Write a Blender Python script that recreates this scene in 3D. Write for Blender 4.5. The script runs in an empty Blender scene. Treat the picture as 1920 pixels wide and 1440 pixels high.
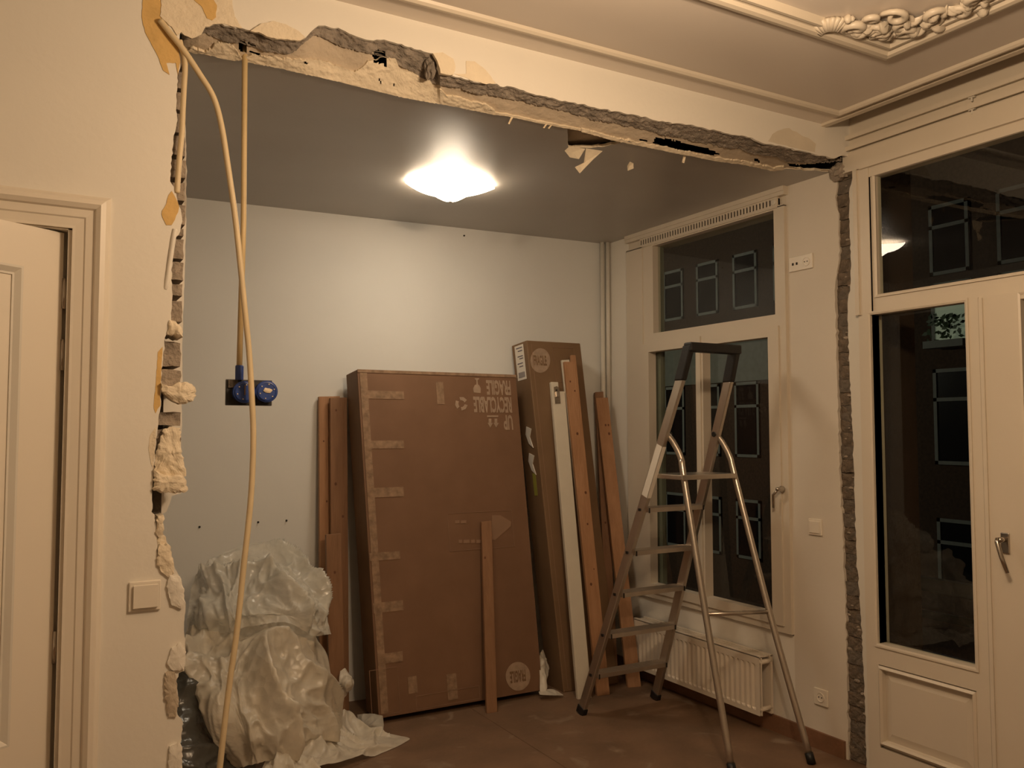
import bpy, bmesh, math, random
from math import *
from mathutils import Vector, Matrix, noise
from mathutils.geometry import tessellate_polygon
random.seed(7)
S = bpy.context.scene
COL = S.collection
V = Vector

# ------------------------------------------------------------ camera
F_PX = 1597.36
yaw, pit, rol = radians(29.579), radians(3.081), radians(-0.0627)
CAM = V((0, 0, 1.6))
fw = V((sin(yaw)*cos(pit), cos(yaw)*cos(pit), sin(pit)))
_r = V((cos(yaw), -sin(yaw), 0)); _u = _r.cross(fw)
rt = _r*cos(rol) + _u*sin(rol); up = -_r*sin(rol) + _u*cos(rol)
cd = bpy.data.cameras.new('camera'); cam = bpy.data.objects.new('camera', cd); COL.objects.link(cam)
cd.sensor_fit = 'HORIZONTAL'; cd.sensor_width = 36; cd.lens = 36*F_PX/1920; cd.clip_start = .05; cd.clip_end = 200
cam.matrix_world = Matrix(((rt.x, up.x, -fw.x, CAM.x), (rt.y, up.y, -fw.y, CAM.y), (rt.z, up.z, -fw.z, CAM.z), (0, 0, 0, 1)))
S.camera = cam
# ------------------------------------------------------------ world, lights, exposure
w = bpy.data.worlds.new('night'); S.world = w; w.use_nodes = True
w.node_tree.nodes['Background'].inputs[0].default_value = (.10, .13, .20, 1)
w.node_tree.nodes['Background'].inputs[1].default_value = .012
S.view_settings.view_transform = 'Standard'; S.view_settings.look = 'None'
S.view_settings.gamma = 1; S.view_settings.use_curve_mapping = False
S.view_settings.exposure = 0.0
LAMP_E = 27.0          # emission of the back room's glass shade
BULB_W = 25.0          # each bulb of the chandelier
FACADE_FILL_W = 620.0
def plamp(name, loc, watt, col, r=.05):
    l = bpy.data.lights.new(name, 'POINT'); l.energy = watt; l.color = col; l.shadow_soft_size = r
    o = bpy.data.objects.new(name, l); o.location = loc; COL.objects.link(o); return o
plamp('facade_fill', (9, 24, 4.5), FACADE_FILL_W, (.95, .9, .7), .2)  # added lamp, out of view, that brightens the building opposite

# ------------------------------------------------------------ helpers
def ray(px, py): return (rt*((px-960)/F_PX) - up*((py-720)/F_PX) + fw)
def at(px, py, ax, val):
    d = ray(px, py); t = (val-CAM[ax])/d[ax]; return CAM + d*t
def X_(px, py, v): return at(px, py, 0, v)
def Y_(px, py, v): return at(px, py, 1, v)
def Z_(px, py, v): return at(px, py, 2, v)
def hitp(px, py, o, n):
    d = ray(px, py); return CAM + d*((o-CAM).dot(n)/d.dot(n))

MATS = {}
def mat(name, col, rough=.6, metal=0, var=.08, scale=6, bump=.15, bscale=60, spec=.5, col2=None, kind='noise', stretch=None, coat=0, trans=0, alpha=1, sub=0, emis=0):
    if name in MATS: return MATS[name]
    m = bpy.data.materials.new(name); m.use_nodes = True; nt = m.node_tree; N = nt.nodes; L = nt.links
    b = N['Principled BSDF']; tc = N.new('ShaderNodeTexCoord'); mp = N.new('ShaderNodeMapping'); L.new(tc.outputs['Object'], mp.inputs[0])
    if stretch: mp.inputs['Scale'].default_value = stretch
    nz = N.new('ShaderNodeTexNoise'); nz.inputs['Scale'].default_value = scale; nz.inputs['Detail'].default_value = 6; L.new(mp.outputs[0], nz.inputs['Vector'])
    cr = N.new('ShaderNodeValToRGB'); c2 = col2 or tuple(max(0, c*(1-var*2)) for c in col)
    cr.color_ramp.elements[0].position = .3; cr.color_ramp.elements[1].position = .7
    cr.color_ramp.elements[0].color = (*c2, 1); cr.color_ramp.elements[1].color = (*col, 1)
    L.new(nz.outputs[0], cr.inputs[0]); L.new(cr.outputs[0], b.inputs['Base Color'])
    b.inputs['Roughness'].default_value = rough; b.inputs['Metallic'].default_value = metal
    b.inputs['Specular IOR Level'].default_value = spec; b.inputs['Coat Weight'].default_value = coat
    b.inputs['Transmission Weight'].default_value = trans; b.inputs['Alpha'].default_value = alpha
    if emis:
        b.inputs['Emission Color'].default_value = (*col, 1); b.inputs['Emission Strength'].default_value = emis
    if bump:
        n2 = N.new('ShaderNodeTexNoise'); n2.inputs['Scale'].default_value = bscale; n2.inputs['Detail'].default_value = 5
        L.new(mp.outputs[0], n2.inputs['Vector'])
        bp = N.new('ShaderNodeBump'); bp.inputs['Strength'].default_value = bump; bp.inputs['Distance'].default_value = .01
        L.new(n2.outputs[0], bp.inputs['Height']); L.new(bp.outputs[0], b.inputs['Normal'])
    MATS[name] = m; return m

M_wall = mat('wall_paint', (.80, .76, .68), .65, var=.02, scale=2, bump=.08, bscale=40)
M_wall_b = mat('wall_paint_cool', (.76, .76, .73), .6, var=.03, scale=1.6, bump=.06, bscale=30)
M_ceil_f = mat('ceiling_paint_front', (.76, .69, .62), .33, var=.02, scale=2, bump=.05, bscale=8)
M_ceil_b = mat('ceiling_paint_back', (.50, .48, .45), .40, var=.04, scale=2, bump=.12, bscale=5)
M_trim = mat('trim_paint', (.66, .59, .485), .4, var=.02, scale=3, bump=.04, bscale=20)
M_trim2 = mat('trim_paint_dull', (.70, .66, .58), .45, var=.03, scale=3, bump=.05, bscale=20)
M_door = mat('door_paint', (.78, .71, .60), .42, var=.02, scale=2, bump=.03, bscale=15)
M_mortar = mat('broken_mortar', (.36, .31, .26), .95, var=.25, scale=22, bump=1, bscale=70, spec=.2)
M_board = mat('bare_plaster_board', (.58, .49, .38), .9, var=.07, scale=9, bump=.4, bscale=60, spec=.2)
M_cream = mat('cream_plaster', (.80, .70, .54), .85, var=.05, scale=14, bump=.6, bscale=50, spec=.3)
M_yellow = mat('old_yellow_paint', (.72, .47, .17), .8, var=.08, scale=18, bump=.3, bscale=50)
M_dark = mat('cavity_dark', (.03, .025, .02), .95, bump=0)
M_brick = mat('brick_dusty', (.42, .35, .28), .95, var=.18, scale=25, bump=.8, bscale=90, spec=.2)
M_brick_d = mat('brick_dark', (.20, .155, .115), .95, col2=(.10, .08, .06), scale=28, bump=1, bscale=90, spec=.2)
M_grout = mat('dark_mortar', (.17, .14, .11), .95, var=.2, scale=30, bump=.8, bscale=80)
M_pipe = mat('painted_pipe', (.70, .66, .58), .35, var=.02)
M_cond = mat('cream_conduit', (.72, .58, .36), .45, var=.05, scale=10, bump=0)
M_cond2 = mat('yellow_conduit', (.66, .50, .26), .45, var=.08, scale=10, bump=0)
M_blue = mat('blue_plastic', (.03, .075, .32), .35, var=.2, scale=40, bump=.1)
M_card = mat('cardboard', (.215, .118, .068), .6, col2=(.185, .10, .056), scale=5, bump=.12, bscale=12, spec=.35)
M_card2 = mat('cardboard_side', (.20, .115, .06), .65, col2=(.16, .09, .045), scale=5, bump=.15, bscale=12)
M_card3 = mat('cardboard_tall', (.21, .125, .065), .65, col2=(.18, .105, .052), scale=5, bump=.12, bscale=12)
M_print = mat('white_print', (.42, .30, .21), .7, var=.12, scale=30, bump=0)
M_line = mat('thin_print', (.30, .18, .11), .7, bump=0)
M_tape = mat('packing_tape', (.36, .235, .15), .22, var=.2, scale=30, bump=.5, bscale=25)
M_sticker = mat('white_sticker', (.75, .70, .62), .5, var=.04, bump=0)
M_ink = mat('ink', (.12, .10, .14), .6, bump=0)
M_wood = mat('pine', (.44, .235, .12), .6, col2=(.35, .175, .08), scale=5, bump=.3, bscale=20, stretch=(6, 6, .6))
M_wood2 = mat('pine_dark', (.29, .15, .075), .6, col2=(.22, .11, .052), scale=5, bump=.3, bscale=20, stretch=(6, 6, .6))
M_knot = mat('knot', (.14, .05, .02), .6, bump=0)
M_whitep = mat('white_plank', (.66, .60, .49), .5, var=.04, scale=8, bump=.15, bscale=20)
M_alu = mat('aluminium', (.58, .52, .45), .30, metal=.9, var=.06, scale=20, bump=.05, bscale=80, stretch=(1, 1, .2))
M_steel = mat('steel', (.55, .5, .44), .22, metal=1, bump=0)
M_black = mat('black_rubber', (.012, .011, .011), .45, bump=.1)
M_rad = mat('radiator_paint', (.72, .64, .53), .4, var=.03, bump=0)
M_plast = mat('switch_plastic', (.78, .72, .62), .35, bump=0, var=.01)
M_skirt = mat('wood_skirting', (.25, .12, .065), .6, col2=(.16, .08, .04), scale=6, bump=.2)
M_floor = mat('floor_wood', (.215, .13, .078), .55, col2=(.14, .085, .05), scale=3.5, bump=.2, bscale=30)
_nt = M_floor.node_tree; _cr = _nt.nodes['Color Ramp']; _b = _nt.nodes['Principled BSDF']
_n = _nt.nodes.new('ShaderNodeTexNoise'); _n.inputs['Scale'].default_value = 5.5; _n.inputs['Detail'].default_value = 9; _n.inputs['Distortion'].default_value = .8
_tc = _nt.nodes.new('ShaderNodeTexCoord'); _nt.links.new(_tc.outputs['Object'], _n.inputs['Vector'])
_mr = _nt.nodes.new('ShaderNodeMapRange'); _mr.inputs[1].default_value = .60; _mr.inputs[2].default_value = .74; _mr.inputs[3].default_value = 0; _mr.inputs[4].default_value = .42
_mx = _nt.nodes.new('ShaderNodeMix'); _mx.data_type = 'RGBA'; _nt.links.new(_n.outputs[0], _mr.inputs[0]); _nt.links.new(_mr.outputs[0], _mx.inputs[0])
_nt.links.new(_cr.outputs[0], _mx.inputs[6]); _mx.inputs[7].default_value = (.42, .34, .25, 1); _nt.links.new(_mx.outputs[2], _b.inputs['Base Color'])
M_lime = mat('dark_trunk', (.15, .1, .06), .8)

def glass_mat():
    m = bpy.data.materials.new('window_glass'); m.use_nodes = True; nt = m.node_tree; N = nt.nodes; L = nt.links
    N.remove(N['Principled BSDF']); out = N['Material Output']
    t = N.new('ShaderNodeBsdfTransparent'); t.inputs[0].default_value = (.93, .95, .92, 1)
    g = N.new('ShaderNodeBsdfGlossy'); g.inputs['Roughness'].default_value = .01
    f = N.new('ShaderNodeFresnel'); f.inputs[0].default_value = 1.58; mx = N.new('ShaderNodeMixShader')
    ge = N.new('ShaderNodeNewGeometry'); iv = N.new('ShaderNodeMath'); iv.operation = 'SUBTRACT'; iv.inputs[0].default_value = 1; L.new(ge.outputs['Backfacing'], iv.inputs[1])
    mu = N.new('ShaderNodeMath'); mu.operation = 'MULTIPLY'; L.new(f.outputs[0], mu.inputs[0]); L.new(iv.outputs[0], mu.inputs[1])
    L.new(mu.outputs[0], mx.inputs[0]); L.new(t.outputs[0], mx.inputs[1]); L.new(g.outputs[0], mx.inputs[2]); L.new(mx.outputs[0], out.inputs[0]); return m
M_glass = glass_mat()
def emat(name, col, s):
    m = bpy.data.materials.new(name); m.use_nodes = True; b = m.node_tree.nodes['Principled BSDF']
    b.inputs['Base Color'].default_value = (*col, 1); b.inputs['Emission Color'].default_value = (*col, 1); b.inputs['Emission Strength'].default_value = s
    return m
def film_mat(name, col, tr, rough):
    # thin polythene: part seen through, part milky, glossy on top
    m = bpy.data.materials.new(name); m.use_nodes = True; nt = m.node_tree; N = nt.nodes; L = nt.links
    b = N['Principled BSDF']; out = N['Material Output']
    b.inputs['Base Color'].default_value = (*col, 1); b.inputs['Roughness'].default_value = rough
    b.inputs['Specular IOR Level'].default_value = .7
    tl = N.new('ShaderNodeBsdfTranslucent'); tl.inputs[0].default_value = (*col, 1)
    m1 = N.new('ShaderNodeMixShader'); m1.inputs[0].default_value = .3
    tc = N.new('ShaderNodeTexCoord')
    nz = N.new('ShaderNodeTexNoise'); nz.inputs['Scale'].default_value = 9; nz.inputs['Detail'].default_value = 8; L.new(tc.outputs['Object'], nz.inputs['Vector'])
    vo = N.new('ShaderNodeTexVoronoi'); vo.inputs['Scale'].default_value = 22; L.new(tc.outputs['Object'], vo.inputs['Vector'])
    bp = N.new('ShaderNodeBump'); bp.inputs['Strength'].default_value = .35; bp.inputs['Distance'].default_value = .02
    L.new(vo.outputs[0], bp.inputs['Height']); L.new(bp.outputs[0], b.inputs['Normal'])
    tp = N.new('ShaderNodeBsdfTransparent'); m2 = N.new('ShaderNodeMixShader')
    mr = N.new('ShaderNodeMapRange'); mr.inputs[1].default_value = .35; mr.inputs[2].default_value = .65; mr.inputs[3].default_value = max(0, tr-.12); mr.inputs[4].default_value = min(1, tr+.12)
    L.new(nz.outputs[0], mr.inputs[0]); L.new(mr.outputs[0], m2.inputs[0])
    L.new(b.outputs[0], m1.inputs[1]); L.new(tl.outputs[0], m1.inputs[2])
    L.new(m1.outputs[0], m2.inputs[1]); L.new(tp.outputs[0], m2.inputs[2]); L.new(m2.outputs[0], out.inputs[0])
    return m
M_film_clear = film_mat('clear_film', (.80, .78, .70), .30, .20)
M_film = film_mat('milky_film', (.80, .73, .60), .12, .30)
M_film_w = film_mat('white_film', (.84, .78, .66), .04, .34)
M_film_d = film_mat('dark_film', (.10, .095, .08), .10, .25)

class MB:
    def __init__(s): s.v = []; s.f = []
    def add(s, vs, fs):
        o = len(s.v); s.v += [tuple(v) for v in vs]; s.f += [tuple(i+o for i in f) for f in fs]; return s
    def box(s, a, b):
        x0, x1 = sorted((a[0], b[0])); y0, y1 = sorted((a[1], b[1])); z0, z1 = sorted((a[2], b[2]))
        return s.add([(x0,y0,z0),(x1,y0,z0),(x1,y1,z0),(x0,y1,z0),(x0,y0,z1),(x1,y0,z1),(x1,y1,z1),(x0,y1,z1)],
                     [(0,3,2,1),(4,5,6,7),(0,1,5,4),(1,2,6,5),(2,3,7,6),(3,0,4,7)])
    def obox(s, o, a, b, c):
        "oriented box: corner o, edge vectors a, b, c"
        o, a, b, c = V(o), V(a), V(b), V(c)
        P = [o, o+a, o+a+b, o+b, o+c, o+a+c, o+a+b+c, o+b+c]
        fs = [(0,3,2,1),(4,5,6,7),(0,1,5,4),(1,2,6,5),(2,3,7,6),(3,0,4,7)]
        if a.cross(b).dot(c) < 0: fs = [f[::-1] for f in fs]
        return s.add(P, fs)
    def tube(s, pts, r, seg=12, flat=1, cap=True):
        pts = [V(p) for p in pts]; n = len(pts); rr = r if isinstance(r, (list, tuple)) else [r]*n
        vs = []; prev = None
        for i, p in enumerate(pts):
            t = (pts[min(i+1, n-1)]-pts[max(i-1, 0)]).normalized()
            if prev is None:
                a = V((0, 0, 1)) if abs(t.z) < .9 else V((1, 0, 0)); u = t.cross(a).normalized()
            else: u = (prev - t*prev.dot(t)).normalized()
            prev = u; v = t.cross(u)
            for k in range(seg):
                an = 2*pi*k/seg; vs.append(p + u*cos(an)*rr[i] + v*sin(an)*rr[i]*flat)
        fs = [(i*seg+k, i*seg+(k+1) % seg, (i+1)*seg+(k+1) % seg, (i+1)*seg+k) for i in range(n-1) for k in range(seg)]
        if cap: fs += [tuple(range(seg))[::-1], tuple((n-1)*seg+k for k in range(seg))]
        return s.add(vs, fs)
    def prism(s, poly, d):
        "poly: 3D planar points, extruded by vector d"
        poly = [V(p) for p in poly]; d = V(d); n = len(poly)
        tri = tessellate_polygon([poly])
        nn = V((0, 0, 0))
        for i in range(n):
            nn += poly[i].cross(poly[(i+1) % n])
        fl = nn.dot(d) > 0
        vs = poly + [p+d for p in poly]; fs = []
        for t in tri:
            a, b, c = t; q = (poly[b]-poly[a]).cross(poly[c]-poly[a]).dot(d) > 0
            if q: fs.append((a, c, b)); fs.append((a+n, b+n, c+n))
            else: fs.append((a, b, c)); fs.append((a+n, c+n, b+n))
        for i in range(n):
            j = (i+1) % n; fs.append((i, j, j+n, i+n) if fl else (j, i, i+n, j+n))
        return s.add(vs, fs)
    def lathe(s, o, axis, prof, seg=24):
        "prof: list of (r, h) along axis from o"
        o = V(o); ax = V(axis).normalized(); a = V((0, 0, 1)) if abs(ax.z) < .9 else V((1, 0, 0)); u = ax.cross(a).normalized(); v = ax.cross(u)
        vs = []; 
        for r, h in prof:
            for k in range(seg):
                an = 2*pi*k/seg; vs.append(o + ax*h + (u*cos(an)+v*sin(an))*r)
        n = len(prof)
        fs = [(i*seg+k, i*seg+(k+1) % seg, (i+1)*seg+(k+1) % seg, (i+1)*seg+k) for i in range(n-1) for k in range(seg)]
        fs += [tuple(range(seg))[::-1], tuple((n-1)*seg+k for k in range(seg))]
        return s.add(vs, fs)
    def build(s, name, m, parent=None, smooth=False, bevel=0, **kw):
        me = bpy.data.meshes.new(name); me.from_pydata(s.v, [], s.f); me.materials.append(m); me.update()
        if smooth:
            for p in me.polygons: p.use_smooth = True
        return link(name, me, parent, bevel, **kw)
def build_each(mb, name, m, parent, smooth=False, bevel=0, **kw):
    "every loose piece of the builder becomes an object of its own"
    n = len(mb.v); p = list(range(n))
    def find(a):
        while p[a] != a: p[a] = p[p[a]]; a = p[a]
        return a
    for f in mb.f:
        for k in f[1:]: p[find(k)] = find(f[0])
    G = {}
    for f in mb.f: G.setdefault(find(f[0]), []).append(f)
    out = []
    for fs in G.values():
        ids = sorted({k for f in fs for k in f}); mp = {k: i for i, k in enumerate(ids)}
        out.append(MB().add([mb.v[k] for k in ids], [tuple(mp[k] for k in f) for f in fs]).build(name, m, parent, smooth, bevel, **kw))
    return out
def link(name, me, parent=None, bevel=0, label=None, cat=None, group=None, kind=None):
    o = bpy.data.objects.new(name, me); COL.objects.link(o)
    if parent is not None: o.parent = parent; o.matrix_parent_inverse = pmi(parent)
    if bevel:
        b = o.modifiers.new('bevel', 'BEVEL'); b.width = bevel; b.segments = 2; b.limit_method = 'ANGLE'; b.angle_limit = radians(35)
    if label: o['label'] = label
    if cat: o['category'] = cat
    if group: o['group'] = group
    if kind: o['kind'] = kind
    return o
def pmi(p):
    m = p.matrix_parent_inverse @ p.matrix_basis if p.parent else p.matrix_basis.copy()
    while p.parent is not None:
        p = p.parent; m = (p.matrix_parent_inverse @ p.matrix_basis if p.parent else p.matrix_basis) @ m
    return m.inverted()
def thing(name, loc, label, cat, group=None):
    o = bpy.data.objects.new(name, None); COL.objects.link(o); o.location = loc; o.empty_display_size = .1
    o['label'] = label; o['category'] = cat
    if group: o['group'] = group
    return o
def ico(o, r, sub=2, sq=(1, 1, 1), amp=0, fr=8):
    bm = bmesh.new(); bmesh.ops.create_icosphere(bm, subdivisions=sub, radius=1)
    vs = []
    for v in bm.verts:
        p = v.co.copy(); k = 1+amp*noise.noise(p*fr+V(o)*17) if amp else 1
        vs.append(V((p.x*r*sq[0]*k+o[0], p.y*r*sq[1]*k+o[1], p.z*r*sq[2]*k+o[2])))
    fs = [tuple(v.index for v in f.verts) for f in bm.faces]; bm.free(); return vs, fs
def sweep(mb, path, prof, O, U, W, N, closed):
    "path: 2D corners in frame (O,U,W); prof: (offset to the left of travel, height along N)"
    O, U, W, N = V(O), V(U), V(W), V(N); n = len(path); k = len(prof); vs = []
    for i in range(n):
        p = V(path[i])
        def nr(a, b):
            d = (V(b)-V(a)).normalized(); return V((-d.y, d.x))
        if closed or 0 < i < n-1:
            n1 = nr(path[i-1], path[i]); n2 = nr(path[i], path[(i+1) % n]); m = (n1+n2)/(1+n1.dot(n2))
        elif i == 0: m = nr(path[0], path[1])
        else: m = nr(path[-2], path[-1])
        for d, h in prof:
            q = p+m*d; vs.append(O+U*q.x+W*q.y+N*h)
    fs = []
    for i in range(n if closed else n-1):
        j = (i+1) % n
        for a in range(k):
            b = (a+1) % k
            fs.append((i*k+a, j*k+a, j*k+b, i*k+b))
    if not closed: fs += [tuple(range(k)), tuple((n-1)*k+a for a in range(k))[::-1]]
    mb.add(vs, fs)
def interp(tr, x):
    if x <= tr[0][0]: return tr[0][1]
    for (a, b), (c, d) in zip(tr, tr[1:]):
        if x <= c: return b+(d-b)*(x-a)/max(1e-6, c-a)
    return tr[-1][1]
def rag(pts, step, amp, seed=0):
    "insert noisy points on a 2D polyline"
    out = []
    for a, b in zip(pts, pts[1:]):
        a = V(a); b = V(b); d = b-a; n = max(1, int(d.length/step)); nn = V((-d.y, d.x)).normalized() if d.length else V((0, 0))
        for i in range(n):
            p = a+d*i/n
            if i: p = p+nn*amp*noise.noise(V((p.x*.35+seed, p.y*.35, seed*1.7)))*1.6
            out.append((p.x, p.y))
    out.append(tuple(pts[-1])); return out
def inpoly(x, y, poly):
    c = False; n = len(poly); j = n-1
    for i in range(n):
        if (poly[i][1] > y) != (poly[j][1] > y) and x < (poly[j][0]-poly[i][0])*(y-poly[i][1])/(poly[j][1]-poly[i][1])+poly[i][0]: c = not c
        j = i
    return c

# ============================================================ SETTING
YP = 2.77                       # front face of the broken partition
ZC = 2.90                       # back room ceiling
ZF = 3.07                       # front room ceiling border
XW = 3.5                        # window wall
def yback(x): return 4.99-(x-.74)*.0634
def zceil(x, y):                # the old lath ceiling sags towards its torn edge
    a = min(1, max(0, (3.45-x)/1.1)); b = min(1, max(0, (3.85-y)/1.0)); a = a*a*(3-2*a); b = b*b*(3-2*b)
    return ZC-.058*a*b
def cpt(px, py):
    z = ZC
    for _ in range(8): p = Z_(px, py, z); z = zceil(p.x, p.y)
    return p
# traced ragged edges (in the frame of the photograph, unprojected onto their real planes)
F_ = [(338,60),(345,62),(372,60),(385,50),(400,45),(415,44),(455,53),(485,60),(500,68),(520,73),(545,75),(572,72),(578,65),(590,53),(597,48),(615,50),(640,55),(655,63),(680,72),(700,76),(720,74),(740,80),(765,88),(800,98),(812,100),(820,114),(825,138),(845,141),(870,148),(900,155),(957,162),(975,168),(1000,176),(1030,183),(1060,189),(1090,195),(1120,203),(1160,209),(1190,215),(1230,226),(1280,232),(1310,238),(1345,245),(1380,253),(1410,258),(1430,268),(1480,278),(1510,284),(1530,290),(1560,297),(1580,291)]
G_ = [(338,75),(385,60),(400,67),(430,77),(450,77),(480,88),(500,93),(530,98),(545,97),(560,88),(575,74),(590,62),(615,72),(640,85),(690,97),(735,108),(750,120),(785,138),(800,150),(825,157),(870,165),(895,173),(930,178),(970,185),(1000,193),(1050,203),(1080,212),(1110,222),(1150,228),(1190,236),(1230,247),(1265,255),(1350,272),(1380,275),(1410,285),(1450,290),(1475,300),(1520,303),(1580,300)]
C_ = [(345,95),(362,92),(385,97),(398,93),(402,84),(415,80),(435,86),(446,98),(455,112),(470,104),(500,108),(540,112),(575,113),(600,112),(640,126),(665,135),(680,127),(690,115),(700,113),(722,108),(742,110),(748,125),(755,132),(775,137),(788,145),(805,150),(815,165),(830,172),(838,180),(860,183),(885,192),(910,195),(925,205),(932,214),(1000,226),(1100,243)]
B_ = [(345,90),(365,99),(385,101),(410,107),(440,113),(452,112),(475,118),(500,122),(560,135),(610,146),(640,153),(700,168),(740,178),(800,190),(850,198),(905,210),(920,213),(950,217),(1010,230),(1095,246),(1150,262),(1190,270),(1240,280),(1300,292),(1340,300),(1400,308),(1450,319),(1475,316),(1520,320),(1560,322)]
E_ = [(338,60),(336,80),(343,100),(345,112),(337,130),(333,140),(332,170),(331,195),(333,225),(330,240),(325,262),(322,300),(319,340),(322,345),(330,362),(335,385),(340,400),(342,415),(335,440),(326,450),(323,480),(321,525),(323,560),(321,600),(313,625),(308,640),(305,680),(303,720),(301,745),(302,760),(297,790),(293,830),(289,870),(287,900),(285,925),(284,960),(290,965),(294,1010),(296,1045),(322,1052),(327,1065),(340,1085),(342,1110),(348,1130),(345,1180),(347,1205),(348,1230),(345,1258),(335,1262),(330,1280),(334,1310),(333,1340),(343,1355),(338,1400),(342,1440)]

def struct(name, mb, m, parent=None, **k): return mb.build(name, m, parent, kind='structure', **k)

# ---- partition wall: front plaster skin with its torn edge
Er = rag(E_, 6, 2.0, 3); Fr = rag(F_, 6, 2.2, 5)
E3 = [Y_(x, y, YP) for x, y in Er]; F3 = [Y_(x, y, YP) for x, y in Fr]
xe = E3[-1].x
low = []
z = E3[-1].z-.03
while z > .02:
    low.append(V((xe+.012*noise.noise(V((z*9, 1, 2)))*2-.005, YP, z))); z -= .03
low.append(V((xe, YP, 0)))
outl = [V((-1.6, YP, 3.2)), V((XW, YP, 3.2)), V((XW, YP, F3[-1].z))]+F3[::-1]+E3[1:]+low+[V((.10, YP, 0)), V((.10, YP, 2.195)), V((-.80, YP, 2.195)), V((-.80, YP, 0)), V((-1.6, YP, 0))]
wp = struct('wall_partition', MB().prism(outl, (0, .012, 0)), M_wall)
# brick core behind the skin (left stub) + back plaster
SIL = [(348,60),(347,150),(348,240),(350,330),(350,370),(349,420),(347,480),(345,560),(343,600),(342,640),(342,700),(342,735),(341,780),(340,830),(341,880),(340,925),(322,930),(318,945),(312,960),(305,963),(306,1000),(315,1020),(320,1040),(326,1060),(336,1090),(342,1130),(342,1230),(330,1270),(332,1340),(336,1400),(338,1440)]
bk = [Y_(x, y, 2.95) for x, y in rag(SIL, 8, 1.2, 9)]
bp_ = [V((-1.6, 2.95, 3.1)), V((bk[0].x, 2.95, 3.1))]+bk+[V((bk[-1].x, 2.95, 0)), V((.10, 2.95, 0)), V((.10, 2.95, 2.195)), V((-.80, 2.95, 2.195)), V((-.80, 2.95, 0)), V((-1.6, 2.95, 0))]
struct('plaster_back', MB().prism(bp_, (0, .014, 0)), M_wall, wp)
core = MB()
core.box((-1.6, 2.789, 0), (-.80, 2.949, 3.1)); core.box((-.8, 2.789, 2.195), (.1, 2.949, 3.1)); core.box((.1, 2.789, 0), (.27, 2.949, 3.1))
core.box((.27, 2.84, 0), (.365, 2.949, 3.1))
struct('wall_core', core, M_grout, wp)
# individual bricks of the broken jamb
bricks = [(100,130),(133,168),(172,210),(214,252),(256,296),(300,308+30),(342,380),(384,424),(428,445),(447,488),(490,528),(532,556),(563,606),(640,690),(692,735),(770,800),(803,845),(848,890),(965,1000),(1004,1040),(1044,1080),(1084,1125),(1130,1170),(1174,1215),(1220,1260),(1264,1305),(1310,1350),(1354,1400),(1404,1450)]
for i, (a, b) in enumerate(bricks):
    xa = interp([(p[1], p[0]) for p in SIL], (a+b)/2)-1.5
    P0 = Y_(xa, a, 2.80); P1 = Y_(xa, b, 2.80)
    ydep = 2.796+.012*random.random()
    mb = MB(); x0 = .28; x1 = P0.x-.004*random.random()
    zt, zb = P0.z-.004, P1.z+.004; nx, nz = 6, 4; vs = []; fs = []
    for yy, k in ((ydep, 0), (2.945, 1)):
        for r in range(nz+1):
            for c in range(nx+1):
                q = V((x0+(x1-x0)*c/nx, yy, zb+(zt-zb)*r/nz)); j = noise.noise_vector(q*45)*.005
                vs.append(q+j*(1 if k == 0 else .3))
    n1 = (nx+1)*(nz+1)
    for r in range(nz):
        for c in range(nx):
            a0 = r*(nx+1)+c; fs += [(a0, a0+1, a0+nx+2, a0+nx+1), (a0+n1, a0+n1+nx+1, a0+n1+nx+2, a0+n1+1)]
    for c in range(nx):
        a0 = c; b0 = nz*(nx+1)+c
        fs += [(a0, a0+n1, a0+1+n1, a0+1), (b0, b0+1, b0+1+n1, b0+n1)]
    for r in range(nz):
        a0 = r*(nx+1); b0 = a0+nx
        fs += [(a0, a0+nx+1, a0+nx+1+n1, a0+n1), (b0, b0+n1, b0+nx+1+n1, b0+nx+1)]
    mb.add(vs, fs); mb.build('brick', M_brick if b < 960 else M_cream, wp, smooth=False)
# plaster lumps that stick out of the jamb
def lump(poly, y0, dep, m, name='plaster_lump', parent=wp, amp=.005, seed=0):
    pts = [Y_(x, y, y0) for x, y in rag(poly+[poly[0]], 4, 2.6, seed)[:-1]]
    mb = MB(); c = sum(pts, V())/len(pts); n = len(pts); vs = []; fs = []; K = 6
    for k in range(K):
        r = 1-k/K
        for p in pts:
            q = c+(p-c)*r; h = amp*1.8*(1-r**3)+amp*(1.5*noise.noise(q*25+V((seed, 0, 0)))+1.0*noise.noise(q*70))*(1 if k else .3); vs.append(q-V((0, h, 0)))
    for k in range(K-1):
        for i in range(n): j = (i+1) % n; fs.append((k*n+i, k*n+j, (k+1)*n+j, (k+1)*n+i))
    ci = len(vs); vs.append(c-V((0, amp*2, 0)))
    for i in range(n): fs.append(((K-1)*n+i, (K-1)*n+(i+1) % n, ci))
    b0 = len(vs); vs += [p+V((0, dep, 0)) for p in pts]
    for i in range(n): j = (i+1) % n; fs.append((j, i, b0+i, b0+j))
    fs.append(tuple(b0+i for i in range(n)))
    mb.add(vs, fs); return mb.build(name, m, parent)
lump([(302,718),(308,722),(320,724),(332,718),(345,716),(360,720),(367,730),(368,742),(362,752),(350,757),(338,758),(325,752),(310,740),(303,730)], 2.755, .05, M_cream, seed=1)
lump([(316,608),(318,600),(330,603),(339,612),(343,622),(343,632),(330,630),(314,627)], 2.765, .12, M_cream, seed=2)
lump([(288,880),(300,888),(318,892),(335,890),(344,893),(350,905),(353,918),(345,924),(325,925),(306,923),(288,920)], 2.762, .13, M_cream, seed=3)
lump([(306,805),(322,800),(338,802),(339,830),(342,855),(346,875),(349,893),(330,896),(300,890),(289,888),(292,850),(300,830)], 2.79, .1, M_cream, seed=4)
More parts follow.
